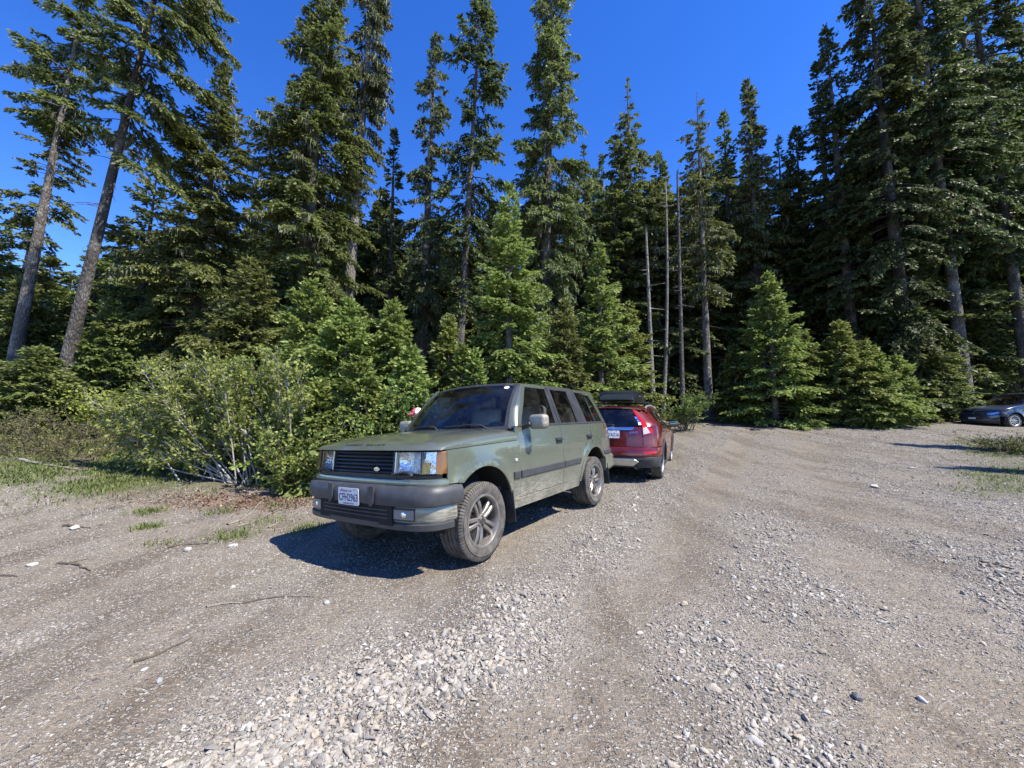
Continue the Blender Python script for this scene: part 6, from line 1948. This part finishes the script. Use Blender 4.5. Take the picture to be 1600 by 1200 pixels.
stick([(586, 985), (612, 972)], 0.0043, 'short pale twig on the gravel in the middle foreground', M_DEADWOOD, seed=14)
stick([(0, 902), (28, 903)], 0.0096, 'dark twig end at the left photo edge', seed=15)
stick([(30, 720), (70, 728), (120, 735)], 0.0310, 'grey weathered log in the grass at the left', M_DEADWOOD, seed=16)
# ------------------------------------------------------------------ person behind the green wagon (only the cap shows above the windscreen pillar)
def build_person():
    x0 = place(662, 6.55); y0 = 6.55
    P = empty('person', (x0, y0, float(gz(x0, y0))))
    tag(P, 'person in a red and white cap standing behind the green wagon', 'person')
    skin = simple('skin', (.50, .30, .22), .55); shirt = simple('grey_shirt', (.20, .22, .25), .85, bump=(60, .3, .004)); trousers = simple('dark_trousers', (.05, .055, .07), .9)
    capr = simple('cap_red', (.62, .10, .12), .8, bump=(160, .3, .002)); capw = simple('cap_white', (.78, .70, .70), .85, bump=(160, .3, .002)); hair = simple('brown_hair', (.06, .035, .02), .7); shoe = simple('shoe', (.06, .05, .045), .7)
    # skeleton: facing -x (to the left), slightly bent forward; head top about 1.48 m
    J = {'pel': ((.02, 0, .78), .125), 'spi': ((-.02, 0, .98), .125), 'che': ((-.05, 0, 1.12), .140), 'nek': ((-.07, 0, 1.235), .052), 'hd0': ((-.085, 0, 1.30), .062), 'hd1': ((-.095, 0, 1.375), .088), 'hd2': ((-.095, 0, 1.44), .075)}
    E = [('pel', 'spi'), ('spi', 'che'), ('che', 'nek'), ('nek', 'hd0'), ('hd0', 'hd1'), ('hd1', 'hd2')]
    for s, t in ((1, 'l'), (-1, 'r')):
        J.update({'sh' + t: ((-.05, s * .165, 1.165), .058), 'el' + t: ((-.06, s * .225, .93), .042), 'wr' + t: ((-.20, s * .20, .76), .030), 'pa' + t: ((-.25, s * .195, .72), .036),
                  'hp' + t: ((.02, s * .09, .74), .092), 'kn' + t: ((-.03, s * .10, .42), .062), 'an' + t: ((.03, s * .10, .09), .042), 'to' + t: ((-.13, s * .115, .045), .040)})
        E += [('che', 'sh' + t), ('sh' + t, 'el' + t), ('el' + t, 'wr' + t), ('wr' + t, 'pa' + t), ('pel', 'hp' + t), ('hp' + t, 'kn' + t), ('kn' + t, 'an' + t), ('an' + t, 'to' + t)]
        for q in range(5):
            fy = s * (.195 + (q - 1.5) * .018); base_ = 'f%s%d' % (t, q)
            ln = (.05, .062, .07, .064, .05)[q]
            if q == 0: a, b = (-.25, s * (.195 - .035), .735), (-.285, s * (.195 - .05), .715)
            else: a, b = (-.275, fy, .695), (-.275 - ln * .5, fy, .695 - ln * .75)
            J[base_ + 'a'] = (a, .010); J[base_ + 'b'] = (b, .008)
            E += [('pa' + t, base_ + 'a'), (base_ + 'a', base_ + 'b')]
    ks = list(J)
    me = bpy.data.meshes.new('body'); me.from_pydata([J[k][0] for k in ks], [(ks.index(a), ks.index(b)) for a, b in E], [])
    o = link(bpy.data.objects.new('body', me))
    md = o.modifiers.new('skin', 'SKIN')
    for i, k in enumerate(ks):
        sv = me.skin_vertices[0].data[i]; sv.radius = (J[k][1], J[k][1]); sv.use_root = (k == 'pel')
    o.modifiers.new('sub', 'SUBSURF').levels = 2
    o.modifiers['sub'].render_levels = 2
    dg = bpy.context.evaluated_depsgraph_get(); dg.update()
    m2 = bpy.data.meshes.new_from_object(o.evaluated_get(dg))
    bpy.data.objects.remove(o)
    for m in (skin, shirt, trousers, shoe): 
        m2.materials.append(m)
    idx = []
    for p in m2.polygons:
        c = p.center
        k = 0
        if c.z < .10 and abs(c.y) < .2: k = 3
        elif c.z < .80 and abs(c.y) < .165 and c.x > -.16: k = 2
        elif c.z < 1.215 and not (c.z < .80 and c.x < -.12): k = 1
        idx.append(k)
    m2.polygons.foreach_set('material_index', np.array(idx, dtype=np.int32))
    m2.polygons.foreach_set('use_smooth', np.ones(len(m2.polygons), dtype=bool))
    body = link(bpy.data.objects.new('body', m2), P)
    hx, hz = -.095, 1.385
    def blob(name, c, s, mat, seg=16):
        bm = bmesh.new(); bmesh.ops.create_uvsphere(bm, u_segments=seg, v_segments=seg // 2 + 2, radius=1, matrix=Matrix.Translation(c) @ Matrix.Diagonal((*s, 1)))
        return bm_obj(name, bm, mat, P)
    blob('nose', (hx - .095, 0, hz - .015), (.020, .014, .022), skin)
    for s in (1, -1):
        blob('eye', (hx - .078, s * .032, hz + .012), (.010, .013, .009), capw, 10); blob('ear', (hx + .005, s * .088, hz), (.022, .010, .032), skin, 10)
    blob('mouth', (hx - .083, 0, hz - .055), (.010, .024, .006), capr, 10)
    blob('hair', (hx + .030, 0, hz - .002), (.078, .086, .085), hair)
    # cap: red front panel, white rear panels, red brim pointing left
    K = empty('cap', parent=P); 
    def dome(a0, a1, mat, nm):
        th = np.linspace(a0, a1, 16); ph = np.linspace(0, math.pi / 2, 9)
        G = np.array([[(hx + .102 * math.cos(t) * math.cos(q), .092 * math.sin(t) * math.cos(q), hz + .025 + .085 * math.sin(q)) for t in th] for q in ph])
        grid_mesh(nm, G, mat, K)
    dome(math.radians(100), math.radians(260), capr, 'front_panel'); dome(math.radians(-100), math.radians(100), capw, 'rear_panel')
    th = np.linspace(math.radians(118), math.radians(242), 14)
    G = np.array([[(hx + .098 * math.cos(t) * (1 + .75 * f * (-math.cos(t)) ** 2), .090 * math.sin(t), hz + .028 - .035 * f) for t in th] for f in np.linspace(0, 1, 5)])
    b = grid_mesh('brim', G, capr, K)
    b.modifiers.new('thick', 'SOLIDIFY').thickness = .006
    return P
person = build_person()
# raise the head to where the photo shows the cap
_t = at_depth(655, 637, 6.55)[2]
person.scale = [(_t - person.location.z) / 1.495] * 3
